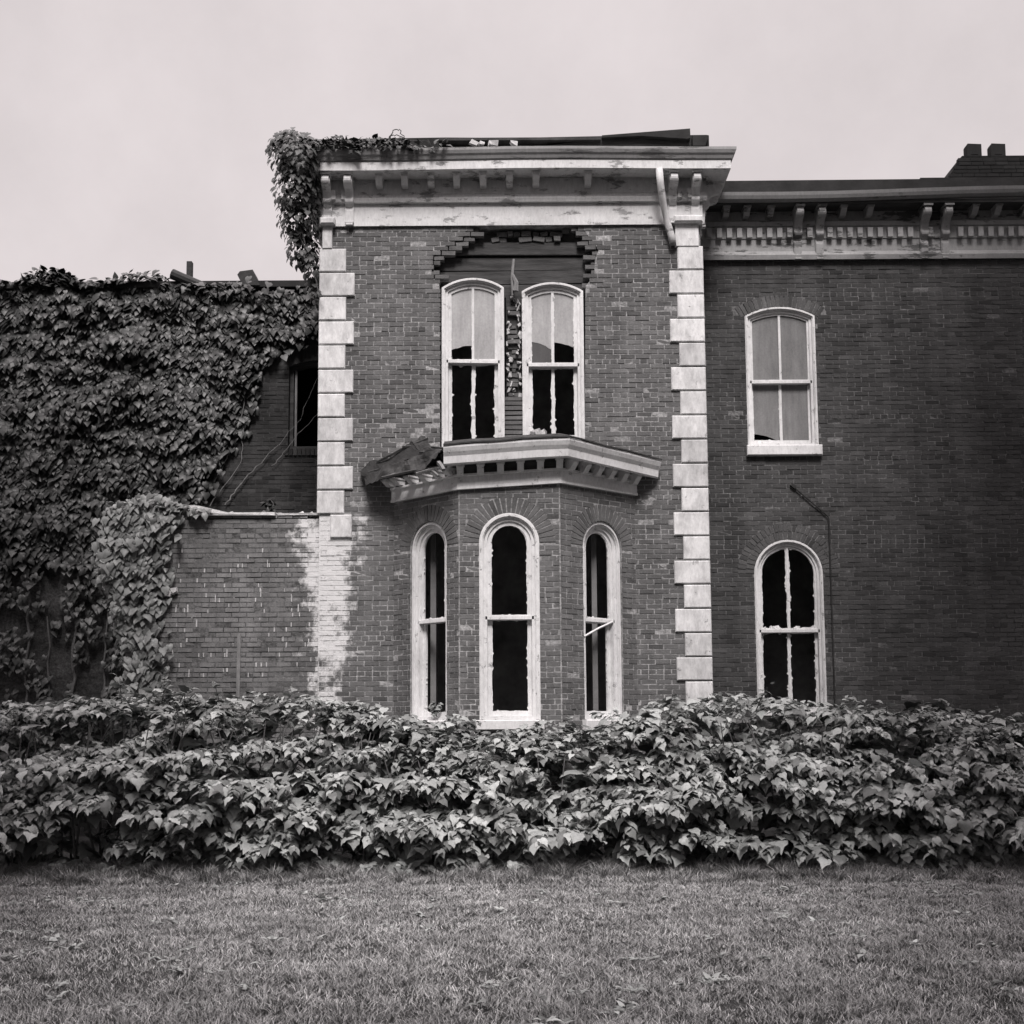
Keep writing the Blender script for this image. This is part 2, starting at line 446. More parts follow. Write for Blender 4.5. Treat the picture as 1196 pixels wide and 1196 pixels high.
# ------------------------------------------------------------------ windows
def resample(poly, step):
    out = []
    for i in range(len(poly)):
        a, b = Vector(poly[i]), Vector(poly[(i + 1) % len(poly)])
        n = max(1, int((b - a).length / step))
        for k in range(n): out.append(a.lerp(b, k / n))
    return out
def ragged(mb, F, poly, n0, n1, amp, seed, step=0.022, spikes=0.12):
    """jagged leftovers of glass and putty round an empty pane"""
    rd = random.Random(seed)
    pts = resample(poly, step)
    area = sum(pts[i].x * pts[(i + 1) % len(pts)].y - pts[(i + 1) % len(pts)].x * pts[i].y for i in range(len(pts)))
    sg = 1 if area > 0 else -1
    inn = []; run = 0.3
    for i, p in enumerate(pts):
        d = (pts[(i + 1) % len(pts)] - pts[i - 1]).normalized()
        nn = Vector((-d.y, d.x)) * sg
        run = min(1.0, max(0.05, run + rd.uniform(-0.3, 0.3)))
        a = amp * (0.12 + 0.5 * run ** 2 + (rd.random() if rd.random() < spikes else 0))
        inn.append(p + nn * a)
    k = len(pts)
    vs_ = [F(p.x, n0, p.y) for p in pts] + [F(p.x, n0, p.y) for p in inn] + [F(p.x, n1, p.y) for p in pts] + [F(p.x, n1, p.y) for p in inn]
    fs = []
    for i in range(k):
        j = (i + 1) % k
        fs += [(i, j, k + j, k + i), (2 * k + i, 2 * k + j, 3 * k + j, 3 * k + i), (k + i, k + j, 3 * k + j, 3 * k + i)]
    mb.add(vs_, fs)

def window(F, A, house, zrail, label, n=-0.05, cas=0.085, sash=0.045, muntin=True, panes=None, sill=None, seed=0, rag=0.03, round_mould=True, railtilt=0.0, lowbot=None):
    """casing (the part) > sashes, panes, leftovers, sill"""
    mb = MB()
    a1, a2 = cas * 0.55, cas
    mb.prism(F, A.piece(0, A.zb), [A.piece(a1, A.zb + 0.002)][:1], n - 0.10, n + 0.045)
    if round_mould: mb.prism(F, A.piece(0.014, A.zb + .01), [A.piece(a1 - 0.012, A.zb + 0.012)], n + 0.045, n + 0.062)
    mb.prism(F, A.piece(a1, A.zb + 0.003), [A.piece(a2, A.zb + 0.05)], n - 0.10, n + 0.012)
    win = mb.build('window', M['white'], house)
    win['label'] = label
    lb = A.zb + 0.05 if lowbot is None else lowbot
    st = sash; mu = 0.034
    # upper sash
    up = MB(); d = a2
    inner = []
    if muntin:
        inner = [A.piece(d + st, zrail + 0.03, uR=A.cu - mu / 2), A.piece(d + st, zrail + 0.03, uL=A.cu + mu / 2)]
    else:
        inner = [A.piece(d + st, zrail + 0.03)]
    up.prism(F, A.piece(d, zrail - 0.02), inner, n - 0.055, n - 0.012)
    up.box(F, A.cu - A.a + d * .75, A.cu + A.a - d * .75, n - 0.06, n + 0.012, zrail - 0.028, zrail + 0.012, tilt=railtilt)
    s1 = up.build('sash', M['white'], win)
    # lower sash
    lo = MB(); L, Rr = A.cu - A.a + d, A.cu + A.a - d
    if muntin: lows = [[(L + st, lb + .06), (L + st, zrail - .03), (A.cu - mu / 2, zrail - .03), (A.cu - mu / 2, lb + .06)],
                       [(A.cu + mu / 2, lb + .06), (A.cu + mu / 2, zrail - .03), (Rr - st, zrail - .03), (Rr - st, lb + .06)]]
    else: lows = [[(L + st, lb + .06), (Rr - st, lb + .06), (Rr - st, zrail - .03), (L + st, zrail - .03)]]
    lo.prism(F, [(L, lb), (Rr, lb), (Rr, zrail - 0.005), (L, zrail - 0.005)], lows, n - 0.10, n - 0.062)
    s2 = lo.build('sash', M['white'], win)
    # panes: 'g' whole, 'd' dull, 'x' gone with leftovers, or ('g', cut line) with a broken lower corner
    cells = inner + lows
    for i, (poly, kind) in enumerate(zip(cells, panes)):
        nn = n - 0.035 if i < len(inner) else n - 0.08
        mbp = MB()
        if kind == 'x':
            ragged(mbp, F, poly, nn - 0.004, nn + 0.012, rag, seed * 31 + i)
            mbp.build('glass_remnant', M['white'], win)
            continue
        gm = {'g': 'glass', 'd': 'glass_dull', 'k': 'glass_reflect'}[kind[0]]
        p2 = poly
        if len(kind) > 1:
            zl, zr = kind[1], kind[2]          # heights of the broken edge at the left and right side
            us = [q[0] for q in poly]; ul, ur = min(us), max(us)
            rd = random.Random(seed + i)
            cut = [(ul + (ur - ul) * t_ / 7, zl + (zr - zl) * t_ / 7 + rd.uniform(-.006, .006) + 0.018 * math.sin(t_ * .45)) for t_ in range(8)]
            zl_, zr_ = cut[0][1], cut[-1][1]
            p2 = [cut[0]] + [q for q in poly if q[1] > max(zl_, zr_) + .005] + [(ur, zr_)] + cut[-2:0:-1]
            # order: left bottom, arc left->right, right bottom, then the broken edge right->left
            mbr = MB(); ragged(mbr, F, poly, nn - 0.004, nn + 0.010, 0.012, seed + i)
            mbr.build('glass_remnant', M['white'], win)
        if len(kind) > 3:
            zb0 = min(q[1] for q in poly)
            mbk = MB(); mbk.prism(F, cut + [(cut[-1][0], zb0), (cut[0][0], zb0)], [], nn - 0.006, nn - 0.003); mbk.build('pane', M['glass_reflect'], win)  # darker glass below the cut imitates a reflection by its colour
        mbp.prism(F, p2, [], nn - 0.002, nn + 0.002)
        mbp.build('pane', M[gm], win)
    if sill:
        sw, sh, so_ = sill
        sb = MB(); sb.cbox(F, A.cu - A.a - sw, A.cu + A.a + sw, -0.12, so_, A.zb - sh, A.zb + 0.001, 0.012)
        sb.build('sill', M['white'], win)
    return win

# ------------------------------------------------------------------ the ground
gm_, t, b = mat_base('lawn_soil', 0.95, 0.1)
c = mixc(t, noise_fac(t, 0.8, 8, 0.7), grey(0.05), grey(0.10))
c = mixc(t, 1.0, c, mixc(t, noise_fac(t, 45, 6, 0.8), grey(0.5), grey(1.4)), 'MULTIPLY')
t.links.new(c, b.inputs['Base Color']); bump(t, b, noise_fac(t, 60, 5, 0.8, 0, 1), 1.0, 0.03)
g = MB(); g.add([(-300, -120, 0), (300, -120, 0), (300, 500, 0), (-300, 500, 0)], [(0, 1, 2, 3)])
tag(g.build('lawn', gm_), 'ground of the lawn under the short grass', kind='structure')

# ------------------------------------------------------------------ the house
house = thing('abandoned_house', 'derelict two storey brick house with pale corner quoins and broken bay window', 'house')
house.location = (0, 0, 0)
YW = 1.0                                            # wing face
Z_FR = az(263, 0)                                   # bottom of tower frieze
YB = 6.0

# bay plan
BD = 0.9
bl_, br_ = ax(459, 700, 0), ax(744, 700, 0)
bfl, bfr = ax(536, 700, -BD), ax(655, 700, -BD)
BA, BB, BC, BDp = (bl_, 0), (bfl, -BD), (bfr, -BD), (br_, 0)
Z_BF = az(566, -BD)                                 # bottom of bay frieze
Z_BAYTOP = az(512, -BD - 0.25)

# tower front wall with the torn opening over the pair of windows
def P(pts, Y): return [(at(a, b_, Y).x, at(a, b_, Y).z) for a, b_ in pts]
torn = P([(514, 534), (513, 332), (504, 322), (504, 300), (517, 290), (529, 280), (542, 272), (550, 264.2), (674, 264.2),
          (681, 266), (686, 274), (694, 283), (699, 292), (695, 304), (694, 322), (684, 334), (683, 534)], 0)
torn_in = P([(516, 530), (516, 330), (515, 309), (528, 300), (539, 290), (552, 282), (561, 273), (568, 262), (656, 262),
             (668, 272), (673, 280), (681, 289), (686, 297), (683, 312), (681, 530)], 0)
bayopen = [(bl_ + .12, 0.95), (br_ - .12, 0.95), (br_ - .12, Z_BF - .15), (bl_ + .12, Z_BF - .15)]
mb = MB()
mb.prism(FRONT, [(X0, 0), (X1, 0), (X1, Z_FR + .75), (X0, Z_FR + .75)], [torn, bayopen], -0.30, -0.005, 1)
loose1 = P([(425, 560), (440, 530), (470, 500), (500, 475), (515, 470), (515, 535), (470, 560)], 0)
loose2 = P([(684, 480), (700, 478), (722, 505), (735, 515), (684, 515)], 0)
bayback = [(bl_ + .04, 0), (br_ - .04, 0), (br_ - .04, Z_BF - .02), (bl_ + .04, Z_BF - .02)]
brick_wall(mb, FRONT, X0 + .02, X1 - .02, 0.0, Z_FR, clip=[bayback, P([(514.5, 540), (514.5, 336), (683.5, 340), (683.5, 540)], 0)], drop=[torn_in], thin=[(loose1, .28), (loose2, .25)], seed=3)
tw = mb.build('wall', [M['brick'], M['mortar']], house, recalc=False)
tw['label'] = 'brick front wall of the projecting bay-windowed block'
# tower sides, back
LEFT = Frame((X0, YB, 0), (0, -1, 0)); RIGHT = Frame((X1, 0, 0), (0, 1, 0))
mb = MB()
mb.prism(LEFT, [(0.02, 0), (YB - .301, 0), (YB - .301, Z_FR + .75), (0.02, Z_FR + .75)], [], -0.30, -0.005, 1)
brick_wall(mb, LEFT, 2.0, YB - .02, 0.0, Z_FR, seed=5)
mb.build('wall', [M['brick'], M['mortar']], house, recalc=False)
mb = MB()
mb.prism(RIGHT, [(.301, 0), (YB, 0), (YB, Z_FR + .75), (.301, Z_FR + .75)], [], -0.30, -0.005, 1)
brick_wall(mb, RIGHT, .02, 1.4, 0.0, Z_FR, seed=6)
mb.build('wall', [M['brick'], M['mortar']], house, recalc=False)
mb = MB()
mb.box(FRONT, X0 + .31, X1 - .31, -2.8, -2.6, 0, Z_FR + .7)
mb.box(FRONT, X0 + .31, X1 - .31, -4.0, -.31, 0.7, 0.9)
mb.box(FRONT, X0 + .31, X1 - .31, -4.0, -.31, az(548, 0), az(535, 0))
mb.build('interior_wall', M['dark'], house)
for a_, b_ in ((503, 509.5), (691, 697)):
    mb = MB()
    mb.box(FRONT, ax(a_, 700, 0), ax(b_, 700, 0), -.15, .035, .96, Z_BF - .12)
    mb.build('interior_trim', M['trim_in'], house)

# quoins
def quoin(u0, u1, z0, z1, c=.012, nn=.035, lab=None):
    q = MB(); q.cbox(FRONT, u0, u1, -.06, nn + random.uniform(-.004, .004), z0, z1, c)
    o = q.build('quoin', M['stone'], house)
    return o
QP = 28.2
for k in range(12):
    ya, yb = 291.5 + k * QP, 291.5 + (k + 1) * QP - 1.5
    wide = k % 2 == 1
    u0 = X0 - .03
    u1 = ax(413.5 if wide else 404, 400, 0) + random.uniform(-.008, .008)
    if k == 11: u0 = ax(386, 610, 0)
    quoin(u0, u1, az(yb, 0, 390), az(ya, 0, 390))
for k in range(20):
    ya, yb = 288.5 + k * QP, 288.5 + (k + 1) * QP - 1.5
    wide = k % 2 == 1
    quoin(X1 - (ax(818, 300, 0) - ax(780 if wide else 790, 300, 0)) + random.uniform(-.008, .008), X1 + .03, az(yb, 0, 805), az(ya, 0, 805))

# sheathing, beam and broken bricks inside the torn opening
mb = MB()
za, zb_ = az(335, .14), az(300, .14)
xl, xr = ax(508, 320, .14), ax(690, 320, .14)
nb = 3
for i in range(nb):
    z0 = za - .15 + (zb_ - za + .15) * i / nb; z1 = za - .15 + (zb_ - za + .15) * (i + 1) / nb - .012
    mb.box(FRONT, xl, xr, -.20, -.15 + random.uniform(-.012, .012), z0, z1, tilt=random.uniform(-.012, .012))
mb.build('sheathing_board', M['wood'], house)
mb = MB(); mb.box(FRONT, xl, xr, -.26, -.11, az(297, .1), az(283, .1), tilt=-.006)
mb.build('lintel', M['wood'], house)
mb = MB(); mb.box(FRONT, X0 + .31, X1 - .31, -.36, -.31, az(345, .3), Z_FR + .7); mb.build('interior_wall', M['dark'], house)
mb = MB()
for r in range(2):
    u = ax(574, 270, .05) + r * .08
    while u < ax(650, 270, .05):
        L = random.uniform(.07, .19)
        if random.random() < .85:
            mb.box(FRONT, u, u + L, -.2, -.06 - random.uniform(0, .06), az(281 - r * 6.2, .06), az(276 - r * 6.2, .06), tilt=random.uniform(-.25, .25) * (1 - r * .5), jit=.004)
        u += L + random.uniform(.01, .03)
mb.build('broken_brick', M['brick'], house)

# pair of upper windows
Yn = .02
def arch_px(xa, xb, ytop, ybot, rise_px, Y, F=None):
    p0, p1 = at(xa, (ytop + ybot) / 2, Y), at(xb, (ytop + ybot) / 2, Y)
    cu = (p0.x + p1.x) / 2; w_ = p1.x - p0.x
    zt, zb = az(ytop, Y, (xa + xb) / 2), az(ybot, Y, (xa + xb) / 2)
    s_ = 1450 / (Y + CAM_D)
    return Arch(cu, zb, w_, zt - zb, min(rise_px / s_, w_ / 2 - 1e-4))
A1 = arch_px(516, 589, 325, 524, 12, 0)
A2 = arch_px(610, 682, 330, 516, 11, 0)
TL = Frame((0, 0, 0), (1, 0, 0))
zr1, zr2 = az(421, 0, 550), az(425, 0, 645)
window(FRONT, A1, house, zr1, 'white arched window left of the decayed brick pier, bottom of one pane broken', n=-.03, panes=[('g', az(407, 0), az(402, 0)), 'g', 'x', 'x'], seed=2, rag=.034, railtilt=-.02)
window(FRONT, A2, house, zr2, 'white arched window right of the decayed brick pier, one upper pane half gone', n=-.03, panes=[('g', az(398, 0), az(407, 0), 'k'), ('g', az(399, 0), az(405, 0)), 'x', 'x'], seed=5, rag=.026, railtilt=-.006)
# dark lower part of one pane is a painted reflection of trees
# decayed pier between the windows
mb = MB(); rdp = random.Random(11)
ux0, ux1 = ax(592, 400, .02), ax(608, 400, .02)
zq = az(523, 0); zt = az(338, 0)
while zq < zt:
    low = zq < az(464, 0)
    if low:
        mb.box(FRONT, ux0 - .03, ux1 + .03, -.2, -.05 + rdp.uniform(-.01, .01), zq, zq + .052, jit=.004)
    else:
        a_ = ux0 + rdp.uniform(-.005, .07); b_ = ux1 - rdp.uniform(-.005, .07)
        if rdp.random() < .85: mb.box(FRONT, a_, max(b_, a_ + .05), -.2, -.06 - rdp.uniform(0, .06), zq, zq + .05, tilt=rdp.uniform(-.08, .08), jit=.006)
    zq += COURSE
mb.box(FRONT, ux0 - .01, ux1 + .01, -.22, -.14, az(523, 0), az(340, 0), 1)
for q in range(40):
    z = az(462, 0) + (az(343, 0) - az(462, 0)) * q / 40
    u = rdp.choice((rdp.uniform(ux0, ux1 - .03), ux0 + rdp.uniform(-.01, .02), ux1 - rdp.uniform(.02, .05)))
    mb.box(FRONT, u, u + rdp.uniform(.012, .055), -.16, -.045 - rdp.uniform(0, .04), z, z + rdp.uniform(.015, .075), 2, tilt=rdp.uniform(-.5, .5), jit=.011)
pier = mb.build('brick_pier', [M['brick'], M['wood'], M['rubble']], house, recalc=False)
pier['label'] = 'crumbling brick pier between the two arched windows'
mb = MB(); mb.tube([at(599, 345, -.02), at(598, 325, -.03), at(600, 303, .0)], .022, 5); mb.tube([at(602, 340, -.05), at(603, 330, -.06), at(599, 321, -.05)], .045, 6, r1=.02)
mb.build('post', M['wood_grey'], house)

# tower cornice
def zY(py, Y): return az(py, Y)
o_f, o_c = 0.38, 0.45
prof = [(0, zY(263, 0)), (.035, zY(263, -.035)), (.035, zY(237.5, -.035)), (.085, zY(235.5, -.085)), (.10, zY(231, -.10)), (.075, zY(227, -.075)),
        (.05, zY(225.5, -.05)), (.05, zY(203, -.05)), (.09, zY(200, -.09)), (.09, zY(197, -o_f)), (o_f, zY(197, -o_f)), (o_f, zY(187.5, -o_f)),
        (o_f + .02, zY(186, -o_f)), (o_f + .035, zY(180, -o_c)), (o_c - .015, zY(178, -o_c)), (o_c, zY(174.5, -o_c)), (o_c, zY(171.5, -o_c)), (.0, zY(171, -o_c) + .03)]
Z_SOF, Z_CT = zY(197, -o_f), zY(171.5, -o_c)
path = [(X0, YB), (X0, 0), (X1, 0), (X1, YB)]
mb = MB(); mb.sweep(path, prof[:10] + [(.09, Z_SOF + .02), (0, Z_SOF + .02)], sub=6)
cor = mb.build('cornice', M['frieze'], house)
cor['label'] = 'pale peeling wooden cornice with brackets at the top of the front block'
sag = lambda q, o: 0.012 * math.sin(q.x * 1.3 + 1)
mb = MB(); mb.sweep(path, [(.09, Z_SOF), (o_f, Z_SOF), (o_f, prof[11][1]), (.09, prof[11][1])], sub=8, warp=sag); mb.build('fascia', M['frieze'], cor)
mb = MB(); mb.sweep(path, [(.0, prof[11][1] + .002), (o_f, prof[11][1] + .002)] + prof[12:], sub=8, warp=sag); mb.build('crown_moulding', M['crown'], cor)

def modillion(F, u, n0, n1, ztop, h, wd, parent, mat):
    q = MB()
    poly = [(n0, ztop), (n1, ztop), (n1, ztop - h * .35), (n1 - .02, ztop - h * .5), (n1 - (n1 - n0) * .45, ztop - h), (n0, ztop - h)]
    S = Frame(F.o, F.en, F.eu)
    q.prism(S, poly, [], u - wd / 2, u + wd / 2)
    q.box(F, u - wd / 2 - .012, u + wd / 2 + .012, n0, n1 + .012, ztop - .02, ztop + .002)
    return q.build('modillion', mat, parent)
m0 = None
for px in (442, 472, 503, 533, 564, 595, 626, 687):
    modillion(FRONT, ax(px, 203, -.28), .05, .29, Z_SOF - .001, .135, .09, cor, M['frieze'])
# modillions of the right and left flank, out of the camera's sight line but part of the same row
for k in range(3):
    modillion(RIGHT, .5 + k * .36, .05, .27, Z_SOF - .001, .115, .075, cor, M['frieze'])

def bracket(F, u, H, D_, ztop, wd, parent, mat, leg=0.3):
    """scrolled bracket: two volutes, a tapering shank and a leg board on the frieze"""
    q = MB(); S = Frame(F.o, F.en, F.eu)
    poly = [(.03, 0), (D_, 0)]
    for i in range(9):                     # upper volute
        t_ = math.pi / 2 - i * math.pi / 8
        poly.append((D_ - .07 + .075 * math.cos(t_), -.095 + .075 * math.sin(t_)))
    for x, z in ((.60, -.23), (.50, -.27), (.42, -.33)): poly.append((D_ * x, z * H / .8))
    for i in range(6):                     # lower volute
        t_ = math.pi / 3 - i * math.pi / 6
        poly.append((D_ * .42 + .035 * math.cos(t_) - .02, -.40 * H / .8 + .045 * math.sin(t_)))
    poly += [(D_ * .24, -.50 * H / .8), (.085, -.56 * H / .8), (.075, -H + .03), (.09, -H + .02), (.09, -H), (.03, -H)]
    q.prism(S, [(x, ztop + z) for x, z in poly], [], u - wd / 2, u + wd / 2)
    q.prism(S, [(x * .9 + .0, ztop + z * .93 - .01) for x, z in poly], [], u - wd / 2 - .012, u + wd / 2 + .012)
    q.box(F, u - wd / 2 - .02, u + wd / 2 + .02, .03, D_ + .02, ztop - .03, ztop + .001)
    return q.build('bracket', mat, parent)
H = Z_SOF - Z_FR + .01
for px in (383, 408.5, 785, 811.5):
    bracket(FRONT, ax(px, 230, -.05), H, .33, Z_SOF - .002, .095, cor, M['frieze'])
for yy in (.10, .42): bracket(RIGHT, yy, H, .33, Z_SOF - .002, .095, cor, M['frieze'])
for yy in (YB - .10, YB - .42): bracket(LEFT, yy, H, .33, Z_SOF - .002, .095, cor, M['frieze'])
mb = MB()
for xa, xb in ((376, 415), (780, 818)):
    a_, b_ = ax(xa, 240, -.06), ax(xb, 240, -.06)
    for k in range(2):
        u = a_ + (b_ - a_) * (.36 + .3 * k)
        mb = MB(); mb.box(FRONT, u - .03, u + .03, .03, .12, az(232, -.1), az(221, -.1)); mb.build('dentil', M['frieze'], cor)
for xa, xb in ((377, 388.5), (788, 815.5)):
    mb = MB()
    mb.cbox(FRONT, ax(xa, 275, 0), ax(xb, 275, 0), -.02, .05, az(290.5, 0), az(262, -.05), .01)
    mb.cbox(FRONT, ax(xa - 2, 256, 0), ax(xb + 4, 256, 0), -.02, .13, az(261, -.1), az(253, -.1), .02)
    mb.build('pilaster_cap', M['stone'], house)
# metal leader bending down from the crown
mb = MB()
pts = [at(770, 197, -.36), at(771.5, 215, -.33), at(774, 235, -.22), at(779, 258, -.12), at(784, 275, -.07), at(786, 286, -.06)]
mb.tube(pts, .05, 8); o = mb.build('downspout', M['frieze'], house, smooth=True)

# tower roof
mb = MB()
yf = -.15
mb.prism(FRONT, [(ax(352, 170, yf), Z_CT - .1), (ax(828, 165, yf), Z_CT - .1), (ax(828, 158, yf), az(158, yf, 828)), (ax(825, 157, yf), az(157.5, yf, 820)),
                 (ax(700, 158, yf), az(159, yf, 700)), (ax(600, 162, yf), az(161, yf, 600)), (ax(520, 162, yf), az(160.5, yf, 520)), (ax(352, 165, yf), az(163, yf, 352))], [], -YB, -yf)
roof = mb.build('roof', M['roof'], house)
mb = MB()
def board(pts, Y, th, dep, mat):
    q = MB(); q.prism(FRONT, P(pts, Y), [], -Y - dep, -Y); return q.build('roof_board', mat, roof)
board([(703, 158), (806, 150), (806.5, 161), (803, 162), (750, 158.5), (703, 160.5)], -.3, .05, .9, M['roof'])
board([(700, 162), (806, 160), (806, 170), (640, 170)], -.22, .05, .5, M['wood'])
board([(809, 158), (828, 158), (824, 170), (809, 170)], -.26, .05, .8, M['roof'])
board([(512, 161), (702, 160), (702, 163), (512, 164)], -.28, .05, .6, M['tin'])
for px, s_ in ((553, .05), (576, .06), (600, .045), (562, .035)):
    p = at(px, 169, -.40); rl = MB(); rl.box(Frame(p, (1, .2, 0)), -s_, s_, -.04, .03, -.01, s_ * .9, jit=.015, tilt=random.uniform(-.4, .4))
    rl.build('mortar_lump', M['rubble'], roof)

# ------------------------------------------------------------------ the bay window
facets = [(BA, BB), (BB, BC), (BC, BDp)]
rail_px = [724, 720.5, 722]
FR = []
for i, (a, b_) in enumerate(facets):
    d = Vector(b_) - Vector(a); FR.append((Frame((a[0], a[1], 0), (d.x, d.y, 0)), d.length))
zsill = az(841, -BD + .02); zpk = az(599, -BD)
cw = (635 - 564) / (1450 / (CAM_D - BD))
As = []
for i, (F, L) in enumerate(FR):
    w_ = cw if i == 1 else cw * .93
    cu = L / 2 + (.06, -.005, .06)[i]
    As.append(Arch(cu, zsill, w_, zpk - zsill - (0 if i == 1 else .03), w_ / 2 - 1e-4))
for i, (F, L) in enumerate(FR):
    A = As[i]; mb = MB()
    mb.prism(F, [(0, 0), (L, 0), (L, Z_BF + .02), (0, Z_BF + .02)], [A.piece(0.002, A.zb)], -.25, -.005, 1)
    patch = [(L * .38, A.zs + .55), (L * .62, A.zs + .55), (L * .62, A.zs + .70), (L * .38, A.zs + .70)]
    brick_wall(mb, F, .012, L - .012, 0, Z_BF, clip=[ring_clip(A, .21)], seed=20 + i, bl=.2)
    voussoirs(mb, F, A, -math.pi / 2, math.pi / 2, .205, 0.004, seed=40 + i)
    o = mb.build('bay_wall', [M['brick'], M['mortar']], house, recalc=False)
labs = ['narrow round arched window on the left face of the bay', 'wide round arched window in the middle of the bay, both panes gone', 'narrow round arched window on the right face of the bay, loose stick across it']
for i, (F, L) in enumerate(FR):
    A = As[i]
    zr = az(rail_px[1], -BD)
    window(F, A, house, zr, labs[i], n=-.045 if i == 1 else -.085, cas=.10, sash=.055 if i == 1 else .045, muntin=False, panes=['x', 'x'], sill=(.045, .125, .085), seed=60 + i, rag=.019)
# a brick-sized vent below, corner posts
mb = MB(); bpath = [BA, BB, BC, BDp]
tilt = lambda q, o: 0.078 * (min(max(q.x, bfl), bfr) - bfr) / (bfr - bfl)      # the whole cornice has sagged to the left
zf0 = Z_BF + .01; zf1 = az(547.5, -BD); zm1 = az(532, -BD - .2)
mb.sweep(bpath, [(0, zf0), (.05, zf0), (.05, zf0 + .03), (.035, zf0 + .035), (.035, zf1 - .03), (.06, zf1 - .025), (.06, zf1), (.0, zf1 + .002)], warp=tilt)
bc = mb.build('bay_cornice', M['white'], house)
bc['label'] = 'white cornice with a row of modillions over the bay window'
mb = MB(); mb.sweep(bpath, [(-.03, zf1 - .02), (.018, zf1 - .02), (.018, zm1), (-.03, zm1)], warp=tilt); mb.build('backing_board', M['wood'], bc)
tilt2 = lambda q, o: 0.10 * (q.x - bfr) / 1.5 * (1 if q.x < bfr else .0) - (.05 * (q.x - bfr) / 1.0 if q.x > bfr else 0) + .01
# crown survives on the front and the right face
ext = Vector(BB) + (Vector(BB) - Vector(BC)).normalized() * .18
BE = tuple(Vector(BDp) + (Vector(BDp) - Vector(BC)).normalized() * .17)
zc0, zc1 = az(535, -BD - .27), az(512, -BD - .32)
cprof = [(.03, zm1 - .01), (.25, zm1 - .01), (.25, zc0), (.27, zc0 + .02), (.28, zc0 + .11), (.31, zc0 + .16), (.33, zc1 - .03), (.33, zc1), (.0, zc1 + .10)]
mb = MB(); mb.sweep([tuple(ext), BC, BE], cprof, warp=tilt2, sub=4)
mb.build('crown_moulding', M['white'], bc)
mb = MB()
rp = [(.0, zc1 + .105), (.345, zc1 + .004), (.345, zc1 + .022), (0, zc1 + .135)]
mb.sweep([tuple(ext), BC, BE], rp, warp=lambda q, o: tilt2(q, o) + .006 * math.sin(q.x * 9), sub=8)
# low metal roof of the bay
ztop = zc1 + .16
mb.add([(bfl, .02, ztop), (bfr, .02, ztop), (br_ + .2, .02, zc1 + .0), (bfr, -BD, zc1 + .10), (bfl, -BD, zc1 - .02), (bl_ - .1, .02, zc1 - .12)], [(0, 1, 3, 4), (1, 2, 3), (0, 4, 5)])
mb.build('bay_roof', M['tin'], house)
mb = MB()
poly = [(bl_ + .14, .3), (bl_ + .14, .0), (bfl + .06, -BD + .1), (bfr - .06, -BD + .1), (br_ - .14, .0), (br_ - .14, .3)]
for nm, zz in (('ceiling', zm1 - .02), ('floor', .8)):
    mb = MB(); mb.add([(x, y, zz) for x, y in poly] + [(x, y, zz - .03) for x, y in poly], [tuple(range(6)), tuple(range(11, 5, -1))] + [(i, (i + 1) % 6, 6 + (i + 1) % 6, 6 + i) for i in range(6)])
    mb.build(nm, M['dark'], house)
zmt = zm1 - .012
for i, (F, L) in enumerate(FR):
    n_ = (6, 6, 6)[i]
    for k in range(n_):
        u = L * (k + .5) / n_
        if i == 1: u = ax((537, 561, 584.5, 608, 631.5, 654)[k], 543, -BD - .2) - bfl
        wp = F(u, .15, 0); dz = (tilt if i == 0 else tilt2)(wp, .15)
        if i == 0:
            mx_, my_ = ((454.5, 565), (468.5, 562.5), (485, 560), (501, 558), (516, 553), (528, 550))[k]
            yy = -.9 * (mx_ - 459) / 77 - .14; u = L * min(max((mx_ - 455) / 78, .03), .97)
            modillion(F, u, .02, .20, at(mx_, my_ - 3.5, yy).z, .085, .085, bc, M['white']); continue
        modillion(F, u, .02, .20, zmt + dz - .004, .135 if i else .11, .085, bc, M['white'])
# torn roofing hanging over the left face
def sheet(name, grid, th, mat, parent, label=None):
    """bent sheet from rows of points, with real thickness"""
    q = MB(); rws, cls = len(grid), len(grid[0])
    top = [p for r_ in grid for p in r_]
    R_, C_ = (rws - 1) * 5 + 1, (cls - 1) * 5 + 1
    fine = []
    for i in range(R_):
        fi = i / 5; i0 = min(int(fi), rws - 2); fi -= i0; row = []
        for j in range(C_):
            fj = j / 5; j0 = min(int(fj), cls - 2); fj -= j0
            p = grid[i0][j0].lerp(grid[i0][j0 + 1], fj).lerp(grid[i0 + 1][j0].lerp(grid[i0 + 1][j0 + 1], fj), fi)
            e_ = 1.6 if i in (0, R_ - 1) or j in (0, C_ - 1) else 1.0
            row.append(p + Vector((noise.noise(p * 7) * .02, noise.noise(p * 7 + Vector((5, 0, 0))) * .05, (noise.noise(p * 5 + Vector((0, 9, 0))) * .025 + noise.noise(p * 15) * .018))) * e_)
        fine.append(row)
    grid = fine; rws, cls = R_, C_; top = [p for r_ in grid for p in r_]
    nrm = Vector((0.2, -.6, .75)).normalized() * th
    vs_ = [Vector(p) for p in top] + [Vector(p) - nrm for p in top]
    fs = []; k = rws * cls
    for r_ in range(rws - 1):
        for c_ in range(cls - 1):
            a = r_ * cls + c_
            fs += [(a, a + 1, a + cls + 1, a + cls), (k + a + cls, k + a + cls + 1, k + a + 1, k + a)]
    rim = [c_ for c_ in range(cls)] + [r_ * cls + cls - 1 for r_ in range(1, rws)] + [(rws - 1) * cls + c_ for c_ in range(cls - 2, -1, -1)] + [r_ * cls for r_ in range(rws - 2, 0, -1)]
    for i in range(len(rim)):
        a, b_ = rim[i], rim[(i + 1) % len(rim)]; fs.append((a, b_, k + b_, k + a))
    q.add(vs_, fs)
    o = q.build(name, mat, parent)
    if label: o['label'] = label
    return o
def g3(rows_): return [[at(*p) for p in r_] for r_ in rows_]
